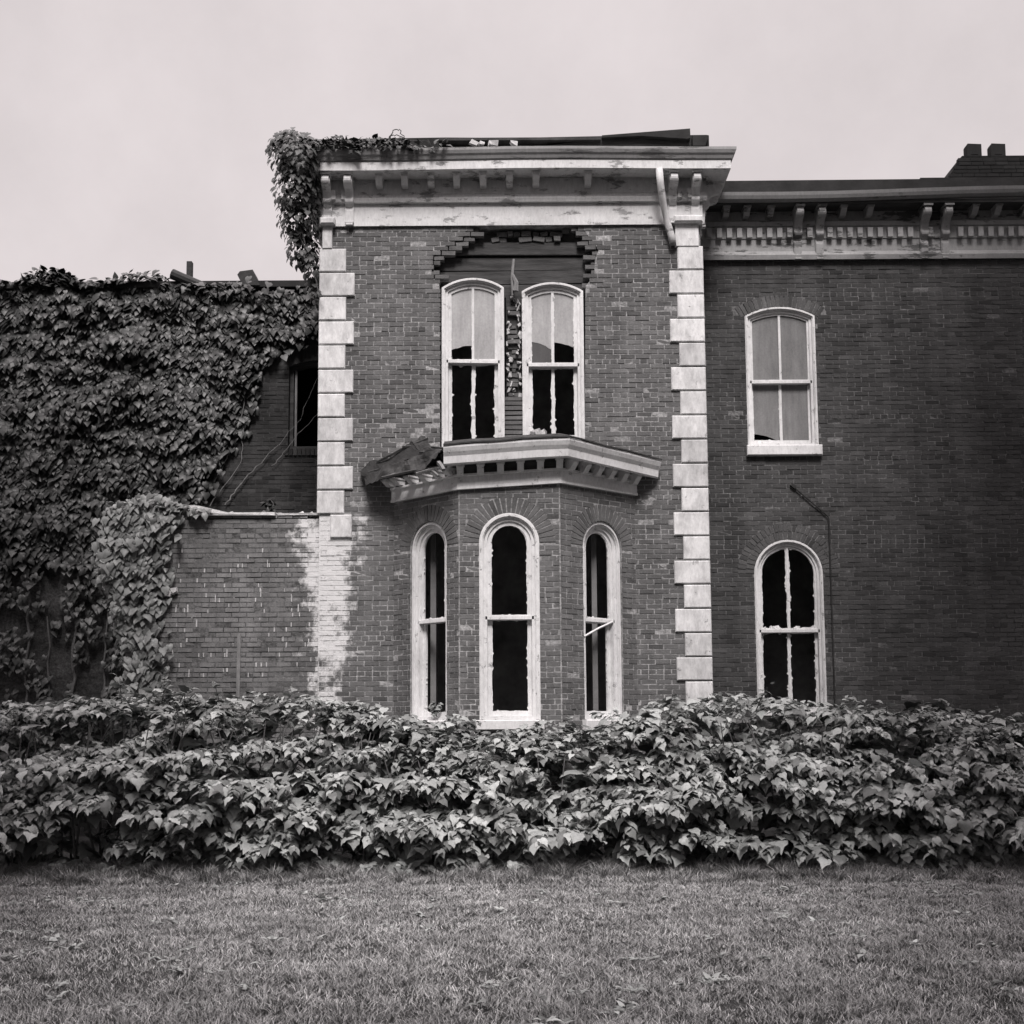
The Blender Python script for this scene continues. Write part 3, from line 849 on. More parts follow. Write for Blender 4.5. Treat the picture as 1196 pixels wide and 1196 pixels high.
sheet('torn_roofing', g3([[(429, 560, -.15), (448, 545, -.30), (462, 540, -.45), (476, 535, -.60), (492, 529, -.80), (516, 523, -1.10)],
                          [(430, 562, -.20), (446, 552, -.44), (461, 547, -.44), (478, 543, -.80), (495, 537, -.82), (512, 528, -1.20)],
                          [(432, 564, -.30), (443, 560, -.42), (459, 556, -.58), (480, 550, -.84), (497, 547, -1.00), (508, 534, -1.18)]]), .010, M['tin'], house, 'crumpled grey roofing sheet hanging over the left side of the bay')
sheet('torn_roofing', g3([[(436, 547, -.05), (455, 535, -.05), (468, 524, -.06), (480, 514, -.08)], [(440, 557, -.25), (458, 544, -.35), (474, 537, -.45), (491, 529, -.55)]]), .012, M['roof'], house, 'black roofing sheet standing up behind the crumpled one')
sheet('torn_roofing', g3([[(481, 515, -.06), (497, 511, -.05)], [(490, 529, -.50), (505, 524, -.60)]]), .012, M['tin'], house)
sheet('torn_roofing', g3([[(420, 547, -.02), (439, 536, -.02), (453, 536, -.05)], [(426, 565, -.30), (440, 561, -.35), (457, 548, -.35)]]), .012, M['roof'], house)
mb = MB()
for (xa, ya, xb, yb, yy) in ((440, 540, 500, 512, -.1), (430, 552, 470, 545, -.15), (470, 522, 520, 524, -.2), (446, 558, 520, 545, -.8)):
    a, b_ = at(xa, ya, yy), at(xb, yb, yy - .1); mb = MB(); mb.tube([a, (a + b_) / 2 + Vector((0, 0, .02)), b_], .02, 4)
    mb.build('broken_batten', M['wood'], house)
for (xa, ya, xb, yb, yy, w_) in ((452, 556, 486, 548, -.55, .012), (486, 553, 522, 545, -1.0, .016), (512, 540, 518, 549, -1.15, .03), (500, 548, 512, 556, -1.0, .02)):
    a, b_ = at(xa, ya, yy), at(xb, yb, yy - .1); mb = MB(); mb.tube([a, a.lerp(b_, .5) + Vector((0, 0, .012)), b_], w_, 4)
    mb.build('broken_batten', M['wood_grey'], house)

# ------------------------------------------------------------------ right wing
WF = Frame((0, YW, 0), (1, 0, 0))
XR = ax(1330, 600, YW)
Z_WF = az(302, YW, 1000)
AU = arch_px(871.5, 954, 358, 521, 11, YW)
AL = arch_px(882.5, 963.5, 630, 836, 200, YW)
mb = MB()
mb.prism(WF, [(X1 - .3, 0), (XR, 0), (XR, Z_WF + .7), (X1 - .3, Z_WF + .7)], [AU.piece(.002, AU.zb), AL.piece(.002, AL.zb)], -.30, -.005, 1)
segt = math.asin(AU.a / AU.R)
gable = P([(905, 614), (925, 592), (947, 614), (935, 625), (915, 625)], YW)
brick_wall(mb, WF, X1 - .1, XR, 0, Z_WF, clip=[ring_clip(AU, .17), ring_clip(AL, .24)], seed=70, bond=9, dist=.002)
voussoirs(mb, WF, AU, -segt * 1.12, segt * 1.12, .165, .004, seed=71, bm_=2)
voussoirs(mb, WF, AL, -math.pi / 2, math.pi / 2, .112, .004, seed=72, bm_=2)
voussoirs(mb, WF, AL, -math.pi / 2, math.pi / 2, .112, .124, seed=73, bm_=2)
ww = mb.build('wall', [M['brick_wing'], M['mortar_wing'], M['brick_arch']], house, recalc=False)
ww['label'] = 'darker brick wall of the set back wing'
mb = MB(); mb.box(WF, XR, XR + .3, -7, .0, 0, Z_WF + .7); mb.build('wall', M['brick_wing'], house)
mb = MB()
mb.box(WF, X1 + .02, XR, -2.8, -2.6, 0, Z_WF + .7); mb.box(WF, X1 + .02, XR, -4, -.31, .7, .9); mb.box(WF, X1 + .02, XR, -4, -.31, az(560, YW), az(545, YW))
mb.build('interior_wall', M['dark'], house)
zu = az(444.5, YW, 912); zl = az(736, YW, 920)
window(WF, AU, house, zu, 'white segmental arched window of the wing with four dusty panes still in place', n=-.05, cas=.085, sash=.03, panes=['d', 'd', ('d', az(506, YW), az(516, YW)), 'd'], sill=(.03, .15, .09), seed=80)
window(WF, AL, house, zl, 'round arched window of the wing with empty panes and broken glass on its rail', n=-.05, cas=.085, sash=.03, panes=['x', 'x', 'x', 'x'], seed=83, rag=.026)
rd = random.Random(5)
for k in range(16):
    u = AL.cu - AL.a + .12 + rd.random() * (2 * AL.a - .24)
    mb = MB(); mb.box(WF, u - .025, u + .03, -.10, -.055, zl, zl + rd.uniform(.015, .07), jit=.012, tilt=rd.uniform(-.5, .5))
    mb.build('glass_shard', M['white'], house)
# conduit
mb = MB()
p0, p1, p2 = at(925, 567, YW - .03), at(967, 603, YW - .03), at(968, 606, YW - .03)
p3 = Vector((p2.x, p2.y, .3))
mb.tube([p0, p1, p2, p3], .011, 6)
mb.box(WF, p0.x - .02, p0.x + .06, .0, .05, p0.z - .03, p0.z + .015, tilt=-.7)
mb.build('conduit', M['rust'], house)
# wing cornice
q = lambda py, out: az(py, YW - out, 1000)
o_c2 = .42
ZS2 = q(238, .3)
wprof = [(0, q(303, 0)), (.07, q(302.5, .07)), (.085, q(297, .085)), (.05, q(294, .05)), (.035, q(293, .035)), (.035, q(279, .035)), (.05, q(278, .05)), (.05, q(265, .05)),
         (.075, q(263, .075)), (.075, q(258, .075)), (.04, q(257, .04)), (.04, ZS2), (0, ZS2)]
wpath = [(X1 + .005, YW), (XR + .3, YW)]
mb = MB(); mb.sweep(wpath, wprof, sub=4)
wc = mb.build('cornice', M['cornice_wing'], house)
wc['label'] = 'grey peeling cornice with dentils along the wing'
mb = MB()
mb.sweep(wpath, [(.0, ZS2), (.34, ZS2), (.34, q(233, .34)), (.0, q(233, .34))], sub=2); mb.build('soffit', M['wood'], wc)
mb = MB(); zg0, zg1 = q(232.5, .40), q(222, .44)
mb.sweep(wpath, [(.30, zg0), (.37, zg0 - .005), (.41, zg0 + .025), (.43, zg0 + .07), (.44, zg1), (.41, zg1 - .004), (.36, zg0 + .04), (.30, zg0 + .03)], sub=10, warp=lambda p, o: .018 * math.sin(p.x * 1.1) + .012 * (p.x - 4))
mb.build('gutter', M['gutter'], wc)
for px in (849, 873, 901, 986, 1017, 1140, 1167, 1200, 1231):
    modillion(WF, ax(px, 246, YW - .25), .04, .27, ZS2 - .001, .12, .085, wc, M['cornice_wing'])
pair_px = (931, 956.5, 1078.5, 1103, 1222, 1246)
Hb = ZS2 - Z_WF + .03
for px in pair_px:
    bracket(WF, ax(px, 270, YW - .06), Hb, .31, ZS2 - .002, .095, wc, M['cornice_wing'])
k = 0; x = ax(827, 272, YW)
while x < XR:
    if not any(abs(x - ax(px, 270, YW - .06)) < .085 for px in pair_px):
        mb = MB(); mb.box(WF, x - .038, x + .038, .05, .12, q(277, .1), q(266, .1)); mb.build('dentil', M['cornice_wing'], wc)
    x += 12.15 / (1450 / (CAM_D + YW - .06))
# wing roof and chimney
mb = MB()
mb.prism(WF, [(X1 - .2, q(233, .3)), (XR + .3, q(233, .3)), (XR + .3, q(207.5, .26)), (ax(1075, 208, YW - .26), q(208, .26)), (ax(1074, 208, YW - .26), q(209.5, .26)), (X1 - .2, q(210.5, .26))], [], -6.5, .26)
wr = mb.build('roof', M['roof'], house)
YC = 3.2
CF = Frame((0, YC, 0), (1, 0, 0))
mb = MB()
zt_, zb2 = az(181.5, YC, 1150), az(216, YC, 1150)
cpoly = [(ax(1108, 210, YC), zb2 - .4), (ax(1290, 210, YC), zb2 - .4), (ax(1290, 182, YC), zt_), (ax(1124, 182, YC), zt_), (ax(1119, 188, YC), az(187, YC, 1119)), (ax(1109, 205, YC), az(206, YC, 1109))]
mb.prism(CF, cpoly, [], -1.2, -.01, 1)
def steps(poly):
    return [(a_, b_) for a_, b_ in poly]
nrow = int((zt_ - zb2 + .4) / COURSE)
for r in range(nrow):
    zz_ = zb2 - .4 + r * COURSE
    sp = spans(cpoly, zz_ + .03)
    if not sp: continue
    u = sp[0][0] + (r % 2) * .05
    while u < sp[0][1]:
        mb.box(CF, u, min(u + .195, sp[0][1]), -.1, random.gauss(0, .003), zz_ + .005, zz_ + .061, 0)
        u += .205
ch = mb.build('chimney', [M['soot'], M['mortar_soot']], wr, recalc=False)
for xa, xb in ((1130, 1147), (1158, 1175)):
    mb = MB(); u0, u1 = ax(xa, 175, YC), ax(xb, 175, YC); zt2 = az(167.5, YC, 1150)
    S = Frame((0, YC + .02, 0), (1, 0, 0))
    mb.prism(S, [(u0, zt_), (u1, zt_), (u1, zt2), (u0 + .015, zt2 + .01), (u0, zt2 - .02)], [[(u0 + .06, zt_ + .02), (u1 - .06, zt_ + .02), (u1 - .06, zt_ + .03), (u0 + .06, zt_ + .03)]], -.16, 0)
    mb.build('chimney', M['soot'], wr)

# ------------------------------------------------------------------ low rear building under ivy
YR = 2.5
RF = Frame((0, YR, 0), (1, 0, 0))
rear = thing('brick_outbuilding', 'low flat roofed brick building behind the garden wall, smothered in ivy', 'building')
XL = -11.0
Z_RT = az(338, YR, 200)
wu0, wu1 = ax(337, 480, YR), ax(337, 480, YR) + .95
AR = Arch((wu0 + wu1) / 2, az(524, YR, 350), wu1 - wu0, az(421, YR, 350) - az(524, YR, 350), .10)
mb = MB()
mb.prism(RF, [(XL, 0), (X0 + .35, 0), (X0 + .35, Z_RT), (XL, Z_RT)], [AR.piece(.0, AR.zb)], -.30, -.005, 1)
brick_wall(mb, RF, ax(130, 600, YR), X0 + .02, 0, Z_RT, clip=[ring_clip(AR, .2)], seed=90)
voussoirs(mb, RF, AR, -math.asin(AR.a / AR.R), math.asin(AR.a / AR.R), .2, .004, seed=91)
# header-course sill
u = wu0 - .05
while u < wu1 + .05:
    mb.box(RF, u, u + .058, -.1, .03, AR.zb - .11, AR.zb - .005, 0); u += .068
mb.build('wall', [M['brick_rear'], M['mortar_rear']], rear, recalc=False)
mb = MB(); mb.box(RF, XL, X0 + .35, -4.2, -4.0, 0, Z_RT); mb.box(RF, XL - .3, XL, -4.2, 0, 0, Z_RT); mb.build('wall', M['brick_rear'], rear)
mb = MB(); mb.box(RF, XL - .3, X0 - .01, -4.3, .10, Z_RT, Z_RT + .10); mb.build('roof', M['roof'], rear)
mb = MB()
mb.prism(RF, AR.piece(.0, AR.zb), [AR.piece(.06, AR.zb + .06)], -.2, -.1)
wn = mb.build('window', M['wood'], rear)
mb = MB(); mb.box(RF, ax(342.5, 480, YR), ax(345, 480, YR), -.18, -.13, AR.zb + .06, AR.zb + AR.h - .12); mb.build('sash', M['wood_grey'], wn)
def roof_piece(name, mbx, mat, lab):
    o = mbx.build(name, mat, rear); o['label'] = lab; return o
mb = MB(); mb.box(RF, ax(217.5, 325, YR), ax(223.5, 325, YR), -.1, .0, Z_RT, az(305, YR, 220)); roof_piece('vent_pipe', mb, M['rust'], 'upright dark vent pipe on the flat roof')
mb = MB()
a, b_ = at(201, 320, YR - .12), at(240, 336, YR - .10)
mb.tube([a, a.lerp(b_, .3), b_], .085, 10, r1=.075); roof_piece('flue_pipe', mb, M['rust'], 'toppled dark pipe leaning on the roof edge')
mb = MB(); mb.prism(RF, P([(279, 324), (282, 320), (297, 318), (305, 336), (285, 336)], YR), [], -.25, .12); roof_piece('roof_hatch', mb, M['rust'], 'tilted dark slab lying on the roof')

# ------------------------------------------------------------------ garden wall
YG = 0.14
GF = Frame((0, YG, 0), (1, 0, 0))
gw = thing('brick_wall', 'roofless brick wall joining the house corner, broken along its top', 'wall')
GX0 = ax(148, 700, YG); GX1 = X0 - .004
ZG = az(602, YG, 290)
rag = lambda u: ZG - .012 * math.sin(u * 7) - (.02 if math.sin(u * 2.3 + 1) > .3 else 0)
mb = MB()
mb.prism(GF, [(GX0, 0), (GX1, 0), (GX1, ZG - .06), (GX0, ZG - .06)], [], -.32, -.005, 1)
brick_wall(mb, GF, GX0, GX1, 0, ZG, seed=100, ragtop=rag, dist=.004)
LG = Frame((GX0, YR, 0), (0, -1, 0))
mb.prism(LG, [(0.01, 0), (YR - YG - .33, 0), (YR - YG - .33, ZG - .06), (0.01, ZG - .06)], [], -.3, -.01, 1)
brick_wall(mb, LG, .0, YR - YG, 0, ZG - .03, seed=101)
rd = random.Random(8)
for k in range(95):                                  # pale mortar standing out of the upright joints
    u = rd.uniform(ax(200, 700, YG), ax(372, 700, YG)); z = az(rd.uniform(640, 790), YG)
    z = math.floor(z / COURSE) * COURSE
    h_ = COURSE * rd.choice((.8, .9, .9, 1.6))
    mb.box(GF, u, u + rd.uniform(.010, .018), -.02, .003, z + .006, z + h_, 2, jit=.002)
mb.build('wall', [M['brick_low'], M['mortar_low'], M['mortar_fleck']], gw, recalc=False)
mb = MB()
mb.box(GF, ax(238, 602, YG), ax(322, 602, YG), -.3, .05, ZG - .005, ZG + .035, tilt=-.006, jit=.008)
mb.box(GF, ax(325, 602, YG), ax(375, 602, YG), -.3, .02, ZG + .0, ZG + .03, tilt=.006, jit=.008)
for k in range(60):
    u = rd.uniform(ax(205, 600, YG), ax(372, 600, YG)); s_ = rd.uniform(.015, .05)
    zt2 = ZG + .03 + max(0, (ax(275, 600, YG) - u)) * .11
    n_ = rd.uniform(-.28, -.02)
    mb.box(Frame(GF(u, n_, zt2 - .01), (1, rd.uniform(-.6, .6), 0)), -s_, s_, -s_ * .7, s_ * .7, -.02, s_ * rd.uniform(.3, .8), jit=s_ * .25, tilt=rd.uniform(-.4, .4))
mb.prism(GF, P([(205, 603), (205, 588), (232, 590), (262, 597), (282, 602)], YG), [], -.28, -.05)
mb.build('coping', M['rubble'], gw)
mb = MB(); mb.box(GF, ax(276.5, 780, YG), ax(280.5, 780, YG), .001, .02, .3, az(738, YG), tilt=-.004)
o = mb.build('conduit', M['wood_grey'], gw); o['label'] = 'thin upright strip fixed low on the wall'
mb = MB()
bp_ = at(199, 691, YG - .05)
for k in range(5): mb.box(Frame(bp_ + Vector((rd.uniform(-.05, .06), rd.uniform(-.02, .02), rd.uniform(-.03, .03))), (1, rd.uniform(-.5, .5), 0)), -.035, .035, -.05, .03, -.03, .03, jit=.015, tilt=rd.uniform(-.5, .5))
mb.build('bracket', M['rubble'], gw)

# ------------------------------------------------------------------ foliage
LEAF = {
 'grape': [(.0, .0, 0), (.28, -.13, .02), (.50, .08, .00), (.45, .28, .01), (.44, .50, -.05), (.22, .72, -.10), (.0, 1.0, -.32)],
 'ivy':   [(.0, .0, 0), (.24, -.16, .0), (.46, .06, -.03), (.40, .34, -.02), (.24, .62, -.06), (.0, 1.0, -.20)],
}
def leaf_arrays(shape):
    pts = LEAF[shape]
    rt = pts; lf = [(-x, y, z) for x, y, z in pts[1:-1]][::-1]
    v = rt + lf + [(0, .34, .07)]
    v = np.array(v); n = len(v) - 1
    tri = [(n, i, (i + 1) % n) for i in range(n)]
    return v, np.array(tri)
def leaves(name, pos, tip, nrm, size, mat, parent=None, shape='grape', width=1.0):
    """many leaf blades in one mesh: pos, tip direction, face normal, size"""
    v, tri = leaf_arrays(shape)
    n = len(pos)
    tip = tip / np.linalg.norm(tip, axis=1, keepdims=True)
    nrm = nrm - (nrm * tip).sum(1, keepdims=True) * tip
    nrm /= np.linalg.norm(nrm, axis=1, keepdims=True) + 1e-9
    side = np.cross(tip, nrm)
    s = size[:, None, None]
    curl = rng.uniform(.4, 1.8, (n, 1, 1))
    V = pos[:, None, :] + s * (v[None, :, 0:1] * width * side[:, None, :] + v[None, :, 1:2] * tip[:, None, :] + v[None, :, 2:3] * curl * nrm[:, None, :])
    T = (tri[None] + (np.arange(n) * len(v))[:, None, None]).reshape(-1)
    me = bpy.data.meshes.new(name)
    nv, nf = n * len(v), n * len(tri)
    me.vertices.add(nv); me.vertices.foreach_set('co', V.reshape(-1).astype(np.float32))
    me.loops.add(nf * 3); me.loops.foreach_set('vertex_index', T.astype(np.int32))
    me.polygons.add(nf); me.polygons.foreach_set('loop_start', np.arange(nf, dtype=np.int32) * 3)
    me.polygons.foreach_set('loop_total', np.full(nf, 3, dtype=np.int32))
    me.materials.append(mat); me.update(calc_edges=True)
    o = bpy.data.objects.new(name, me); col.objects.link(o)
    if parent: o.parent = parent
    return o
def npin(poly, x, y):
    ins = np.zeros(len(x), bool)
    for i in range(len(poly)):
        (a, b), (c, d) = poly[i], poly[(i + 1) % len(poly)]
        cond = (b > y) != (d > y)
        xi = a + (y - b) / ((d - b) if d != b else 1e-9) * (c - a)
        ins ^= cond & (x < xi)
    return ins
def nfield(x, z, s, seed=0.0, oct_=3):
    return np.array([noise.fractal(Vector((a * s, b * s, seed)), 1.0, 2.0, oct_) for a, b in zip(x, z)])

def wall_ivy(name, polypx, Y, dens, size, mat, parent, bulge=.28, seed=0.0, gapcut=-.35, shape='ivy', band=.33):
    poly = P(polypx, Y)
    xs = [p[0] for p in poly]; zs = [p[1] for p in poly]
    n = int((max(xs) - min(xs)) * (max(zs) - min(zs)) * dens)
    x = rng.uniform(min(xs), max(xs), n); z = rng.uniform(min(zs), max(zs), n)
    jx = x + rng.normal(0, .07, n); jz = z + rng.normal(0, .07, n)
    k = npin(poly, jx, jz); x, z = x[k], z[k]
    f = nfield(x, z * 1.3, 1.1, seed)                # clumps that stand out
    f2 = nfield(x, z, 3.2, seed + 5)
    keep = (f * .6 + f2 * .5) > gapcut
    x, z, f, f2 = x[keep], z[keep], f[keep], f2[keep]; n = len(x)
    out = .03 + bulge * np.clip(.35 + .7 * f + .35 * f2, 0, 1.2) * rng.uniform(.25, 1, n)
    pos = np.stack([x, Y - out, z], 1)
    tip = np.stack([rng.normal(0, .38, n), -rng.uniform(.2, 1.1, n), -np.ones(n)], 1)
    nrm = np.stack([rng.normal(0, .35, n), -np.ones(n), rng.uniform(.3, 1.5, n)], 1)
    return leaves(name, pos, tip, nrm, size * rng.uniform(.6, 1.3, n), mat, parent, shape, 1.05)

# ivy over the low building
iv = thing('ivy', 'dark curtain of ivy covering the low building behind the garden wall', 'ivy')
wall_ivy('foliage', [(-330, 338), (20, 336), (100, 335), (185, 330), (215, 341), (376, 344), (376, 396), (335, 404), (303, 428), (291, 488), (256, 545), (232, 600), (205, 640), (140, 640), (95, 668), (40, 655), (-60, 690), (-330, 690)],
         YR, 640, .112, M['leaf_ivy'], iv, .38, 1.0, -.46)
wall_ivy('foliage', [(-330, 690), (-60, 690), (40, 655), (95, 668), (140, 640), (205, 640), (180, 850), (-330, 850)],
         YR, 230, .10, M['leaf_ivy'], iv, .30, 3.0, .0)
# ivy lying on the roof edge, with the heap on the left
n = 1500
x = rng.uniform(XL, X0 - .1, n); yy = YR + rng.uniform(-.25, .35, n)
z = Z_RT + .10 + np.clip(nfield(x, yy, 1.2, 4), -.3, 1) * .05 + rng.uniform(-.10, .02, n)
hp = at(60, 340, YR)
z += .13 * np.exp(-((x - ax(180, 330, YR)) / .5) ** 2)
z -= .10 * (x > ax(192, 338, YR)); k = x < ax(300, 338, YR)
pos = np.stack([x, yy, z], 1)[k]; n = len(pos)
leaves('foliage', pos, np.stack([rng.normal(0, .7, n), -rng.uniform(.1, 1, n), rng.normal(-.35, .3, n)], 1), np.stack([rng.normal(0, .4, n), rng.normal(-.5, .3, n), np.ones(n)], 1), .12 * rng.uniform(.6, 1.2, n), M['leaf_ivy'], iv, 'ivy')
n = 420; th = rng.uniform(0, math.pi, n); r_ = rng.uniform(.3, 1, n) ** .5
pos = np.stack([hp.x + .46 * r_ * np.cos(th), YR + rng.uniform(-.25, .35, n), Z_RT + .04 + .24 * r_ * np.sin(th)], 1)
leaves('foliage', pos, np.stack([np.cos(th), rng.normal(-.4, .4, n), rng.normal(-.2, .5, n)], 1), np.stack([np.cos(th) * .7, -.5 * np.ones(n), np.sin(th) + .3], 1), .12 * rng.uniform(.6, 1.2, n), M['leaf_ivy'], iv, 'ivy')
mb = MB(); rd = random.Random(4)
def wander(pts, k=6, j=.03):
    out = []
    for a, b_ in zip(pts[:-1], pts[1:]):
        for i in range(k): out.append(a.lerp(b_, i / k) + Vector((rd.uniform(-j, j), rd.uniform(-j, 0), rd.uniform(-j, j))))
    return out + [pts[-1]]
for pts, r0 in ((((85, 830), (88, 720), (95, 650), (85, 600)), .03), (((100, 700), (112, 640), (105, 600)), .02), (((30, 830), (35, 700), (20, 600)), .025), (((60, 830), (55, 720)), .02), (((120, 820), (125, 700)), .02)):
    mb.tube(wander([at(a, b_, YR - .06) for a, b_ in pts]), r0, 5, r1=r0 * .6)
mb.build('stem', M['stem'], iv)
mb = MB()
for pts, r0 in ((((262, 590), (285, 560), (325, 520)), .012), (((238, 588), (262, 540), (280, 495), (298, 410)), .010), (((246, 590), (282, 540), (284, 500)), .008), (((318, 545), (345, 512), (374, 480)), .007), (((325, 520), (350, 490), (372, 440)), .005), (((120, 690), (112, 640), (98, 610)), .012)):
    mb.tube(wander([at(a, b_, YR - .05) for a, b_ in pts], 8, .015), r0, 4, r1=r0 * .5)
mb.build('stem', M['stem_pale'], iv)

# ivy on the end of the garden wall
gi = thing('ivy', 'column of lighter ivy spilling over the left end of the garden wall', 'ivy')
wall_ivy('foliage', [(112, 640), (122, 606), (146, 580), (176, 577), (206, 584), (214, 600), (212, 622), (198, 645), (191, 690), (184, 740), (196, 790), (200, 830), (150, 830), (152, 770), (136, 700)],
         YG, 560, .105, M['leaf_ivy_low'], gi, .30, 7.0, -.5)
n = 420; x = rng.uniform(ax(128, 590, YG), ax(248, 600, YG), n); yy = YG + rng.uniform(-.15, .7, n)
pos = np.stack([x, yy, ZG + .06 + .10 * np.exp(-((x - ax(172, 590, YG)) / .5) ** 2) + rng.uniform(-.05, .08, n) - np.clip(x - ax(205, 600, YG), 0, 1) * .12], 1)
leaves('foliage', pos, np.stack([rng.normal(0, .6, n), -rng.uniform(.2, 1, n), rng.normal(-.5, .3, n)], 1), np.stack([rng.normal(0, .4, n), rng.normal(-.5, .3, n), np.ones(n)], 1), .105 * rng.uniform(.6, 1.2, n), M['leaf_ivy_low'], gi, 'ivy')
n = 700; z = rng.uniform(1.2, ZG, n); yy = rng.uniform(YG, YR, n)
pos = np.stack([GX0 - rng.uniform(.02, .25, n), yy, z], 1)
leaves('foliage', pos, np.stack([-rng.uniform(.1, .8, n), rng.normal(0, .4, n), -np.ones(n)], 1), np.stack([-np.ones(n), rng.normal(-.3, .4, n), rng.uniform(.1, .8, n)], 1), .12 * rng.uniform(.6, 1.2, n), M['leaf_ivy_low'], gi, 'ivy')
mb = MB()
for k in range(4): mb.tube(wander([Vector((ax(160 + k * 6, 800, YG), YG - .03, .1)), at(165 + k * 5, 700, YG - .04), at(160 + k * 9, 600, YG - .03)], 8, .03), .018, 5, r1=.008)
mb.build('stem', M['stem'], gi)

# vine hanging off the tower cornice
vi = thing('ivy', 'shaggy vine hanging from the left end of the tall block\'s cornice', 'ivy')
blobs = [(346, 183, -.3, .40, .36, 520), (345, 222, -.15, .34, .34, 420), (350, 258, .0, .31, .30, 340), (354, 290, .1, .22, .28, 220), (366, 318, .15, .12, .24, 110), (372, 345, .25, .10, .16, 50), (335, 170, -.1, .24, .16, 160)]
P_, T_, N_ = [], [], []
for px, py, Y, rx, rz, cnt in blobs:
    c_ = at(px, py, Y)
    d = rng.normal(size=(cnt, 3)); d /= np.linalg.norm(d, axis=1, keepdims=True)
    rr = rng.uniform(.35, 1.08, (cnt, 1)) ** .6
    P_.append(np.array(c_)[None] + d * rr * np.array([rx, .38, rz])[None])
    T_.append(d * .5 + np.stack([rng.normal(0, .3, cnt), -rng.uniform(.1, .4, cnt), -np.ones(cnt)], 1)); N_.append(d + np.array([0, -.5, .7])[None])
for cnt, xa, xb, hh in ((520, 352, 420, .11), (380, 400, 480, .07), (140, 440, 525, .05)):
    x = np.array([ax(p_, 165, -.35) for p_ in rng.uniform(xa, xb, cnt)])
    P_.append(np.stack([x, rng.uniform(-.52, -.1, cnt), Z_CT + .02 + rng.uniform(-.05, hh * 1.4, cnt) + np.clip(nfield(x, x, 2.5, 2), -.5, 1) * hh], 1))
    T_.append(np.stack([rng.normal(0, .7, cnt), -rng.uniform(.1, 1, cnt), rng.normal(-.3, .5, cnt)], 1)); N_.append(np.stack([rng.normal(0, .5, cnt), rng.normal(-.5, .3, cnt), np.ones(cnt)], 1))
P_, T_, N_ = np.concatenate(P_), np.concatenate(T_), np.concatenate(N_)
leaves('foliage', P_, T_, N_, .075 * rng.uniform(.6, 1.35, len(P_)), M['leaf_vine'], vi, 'ivy')
mb = MB()
for pts in (((375, 345), (366, 320), (352, 280), (348, 230), (345, 180)), ((360, 300), (345, 250), (335, 200)), ((345, 180), (375, 165), (430, 165), (500, 165)), ((455, 164), (458, 154), (466, 152), (472, 160)), ((448, 164), (462, 158), (478, 163))):
    mb.tube(wander([at(a, b_, -.15 if b_ > 170 else -.42) for a, b_ in pts], 5, .02), .010, 4, r1=.006)
mb.build('stem', M['stem'], vi)

# sprigs on the garden wall top and in the bay sill
def sprig(label, centre, r, cnt, size, mat, name='plant'):
    t_ = thing(name, label, 'plant')
    mbq = MB(); pp = []; tt = []; nn = []
    for k in range(max(3, cnt // 9)):
        a = rd.uniform(0, 6.28); e = Vector(centre) + Vector((math.cos(a) * r[0], math.sin(a) * r[0] * .6, r[1] * rd.uniform(.4, 1)))
        mid = Vector(centre).lerp(e, .5) + Vector((0, 0, r[1] * .2))
        mbq.tube([centre, mid, e], .006, 4, r1=.003)
        for j in range(9):
            q_ = j / 8; p = Vector(centre).lerp(mid, q_ * 2) if q_ < .5 else mid.lerp(e, q_ * 2 - 1)
            pp.append(p); tt.append((math.cos(a) + rd.gauss(0, .8), math.sin(a) + rd.gauss(-.3, .8), rd.gauss(-.3, .3))); nn.append((rd.gauss(0, .3), -.4 + rd.gauss(0, .3), 1))
    mbq.build('stem', M['stem'], t_)
    n_ = len(pp)
    leaves('foliage', np.array(pp), np.array(tt), np.array(nn), size * rng.uniform(.6, 1.2, n_), mat, t_, 'ivy')
    return t_
sprig('small leafy seedling growing on top of the garden wall by the house corner', at(322, 600, YG + .15), (.22, .24), 34, .10, M['leaf_ivy'])
sprig('little sprig of leaves in the left window of the bay', FR[0][0](As[0].cu + .1, -.03, As[0].zb + .08), (.10, .20), 36, .075, M['leaf_hedge'])
# loose stick in the right bay window
F, L = FR[2]; A = As[2]
mb = MB()
pa, pb = F(A.cu - A.a + .02, -.02, az(743, -.75)), F(A.cu + A.a * .45, -.0, az(726, -.45))
mb.tube([pa, pa.lerp(pb, .5) + Vector((0, 0, .01)), pb], .016, 5)
st = mb.build('stick', M['white'])
tag(st, 'pale broken stick leaning across the right window of the bay', 'stick')
# lump of rubble on the bay roof
mb = MB()
for k in range(5): mb.box(Frame(at(629 + rd.uniform(-4, 5), 511, -.35) + Vector((0, 0, .0)), (1, rd.uniform(-.5, .5), 0)), -.05, .05, -.06, .06, -.03, rd.uniform(.05, .11), jit=.03, tilt=rd.uniform(-.5, .5))
tag(mb.build('mortar_lump', M['rubble']), 'pale lump of mortar lying on the bay roof under the arched windows', 'rubble')

# ------------------------------------------------------------------ hedge
hed = thing('hedge', 'long overgrown hedge of broad drooping leaves in front of the house', 'hedge')
tops = [(-700, 838), (-100, 835), (0, 828), (60, 822), (150, 813), (210, 812), (265, 822), (320, 812), (345, 820), (380, 822), (420, 826), (470, 842), (520, 850), (560, 858), (620, 858), (690, 856), (740, 835), (790, 815), (830, 815), (880, 808), (930, 820), (985, 818), (1050, 838), (1130, 842), (1196, 850), (1300, 850), (1900, 845)]
YH = -1.75
TX = np.array([ax(p_, 830, YH) for p_, q_ in tops]); TZ = np.array([az(q_, YH, p_) for p_, q_ in tops])
HX = 8.6
def htop(x): return np.interp(x, TX, TZ)
def hfront(z, zt):
    """front of the hedge at height z: overhanging in the middle, drawn in at the foot and top"""
    q_ = np.clip(z / zt, 0, 1)
    return np.interp(q_, [0, .12, .35, .6, .82, 1.0], [-2.86, -3.12, -3.16, -2.9, -2.42, -1.70])
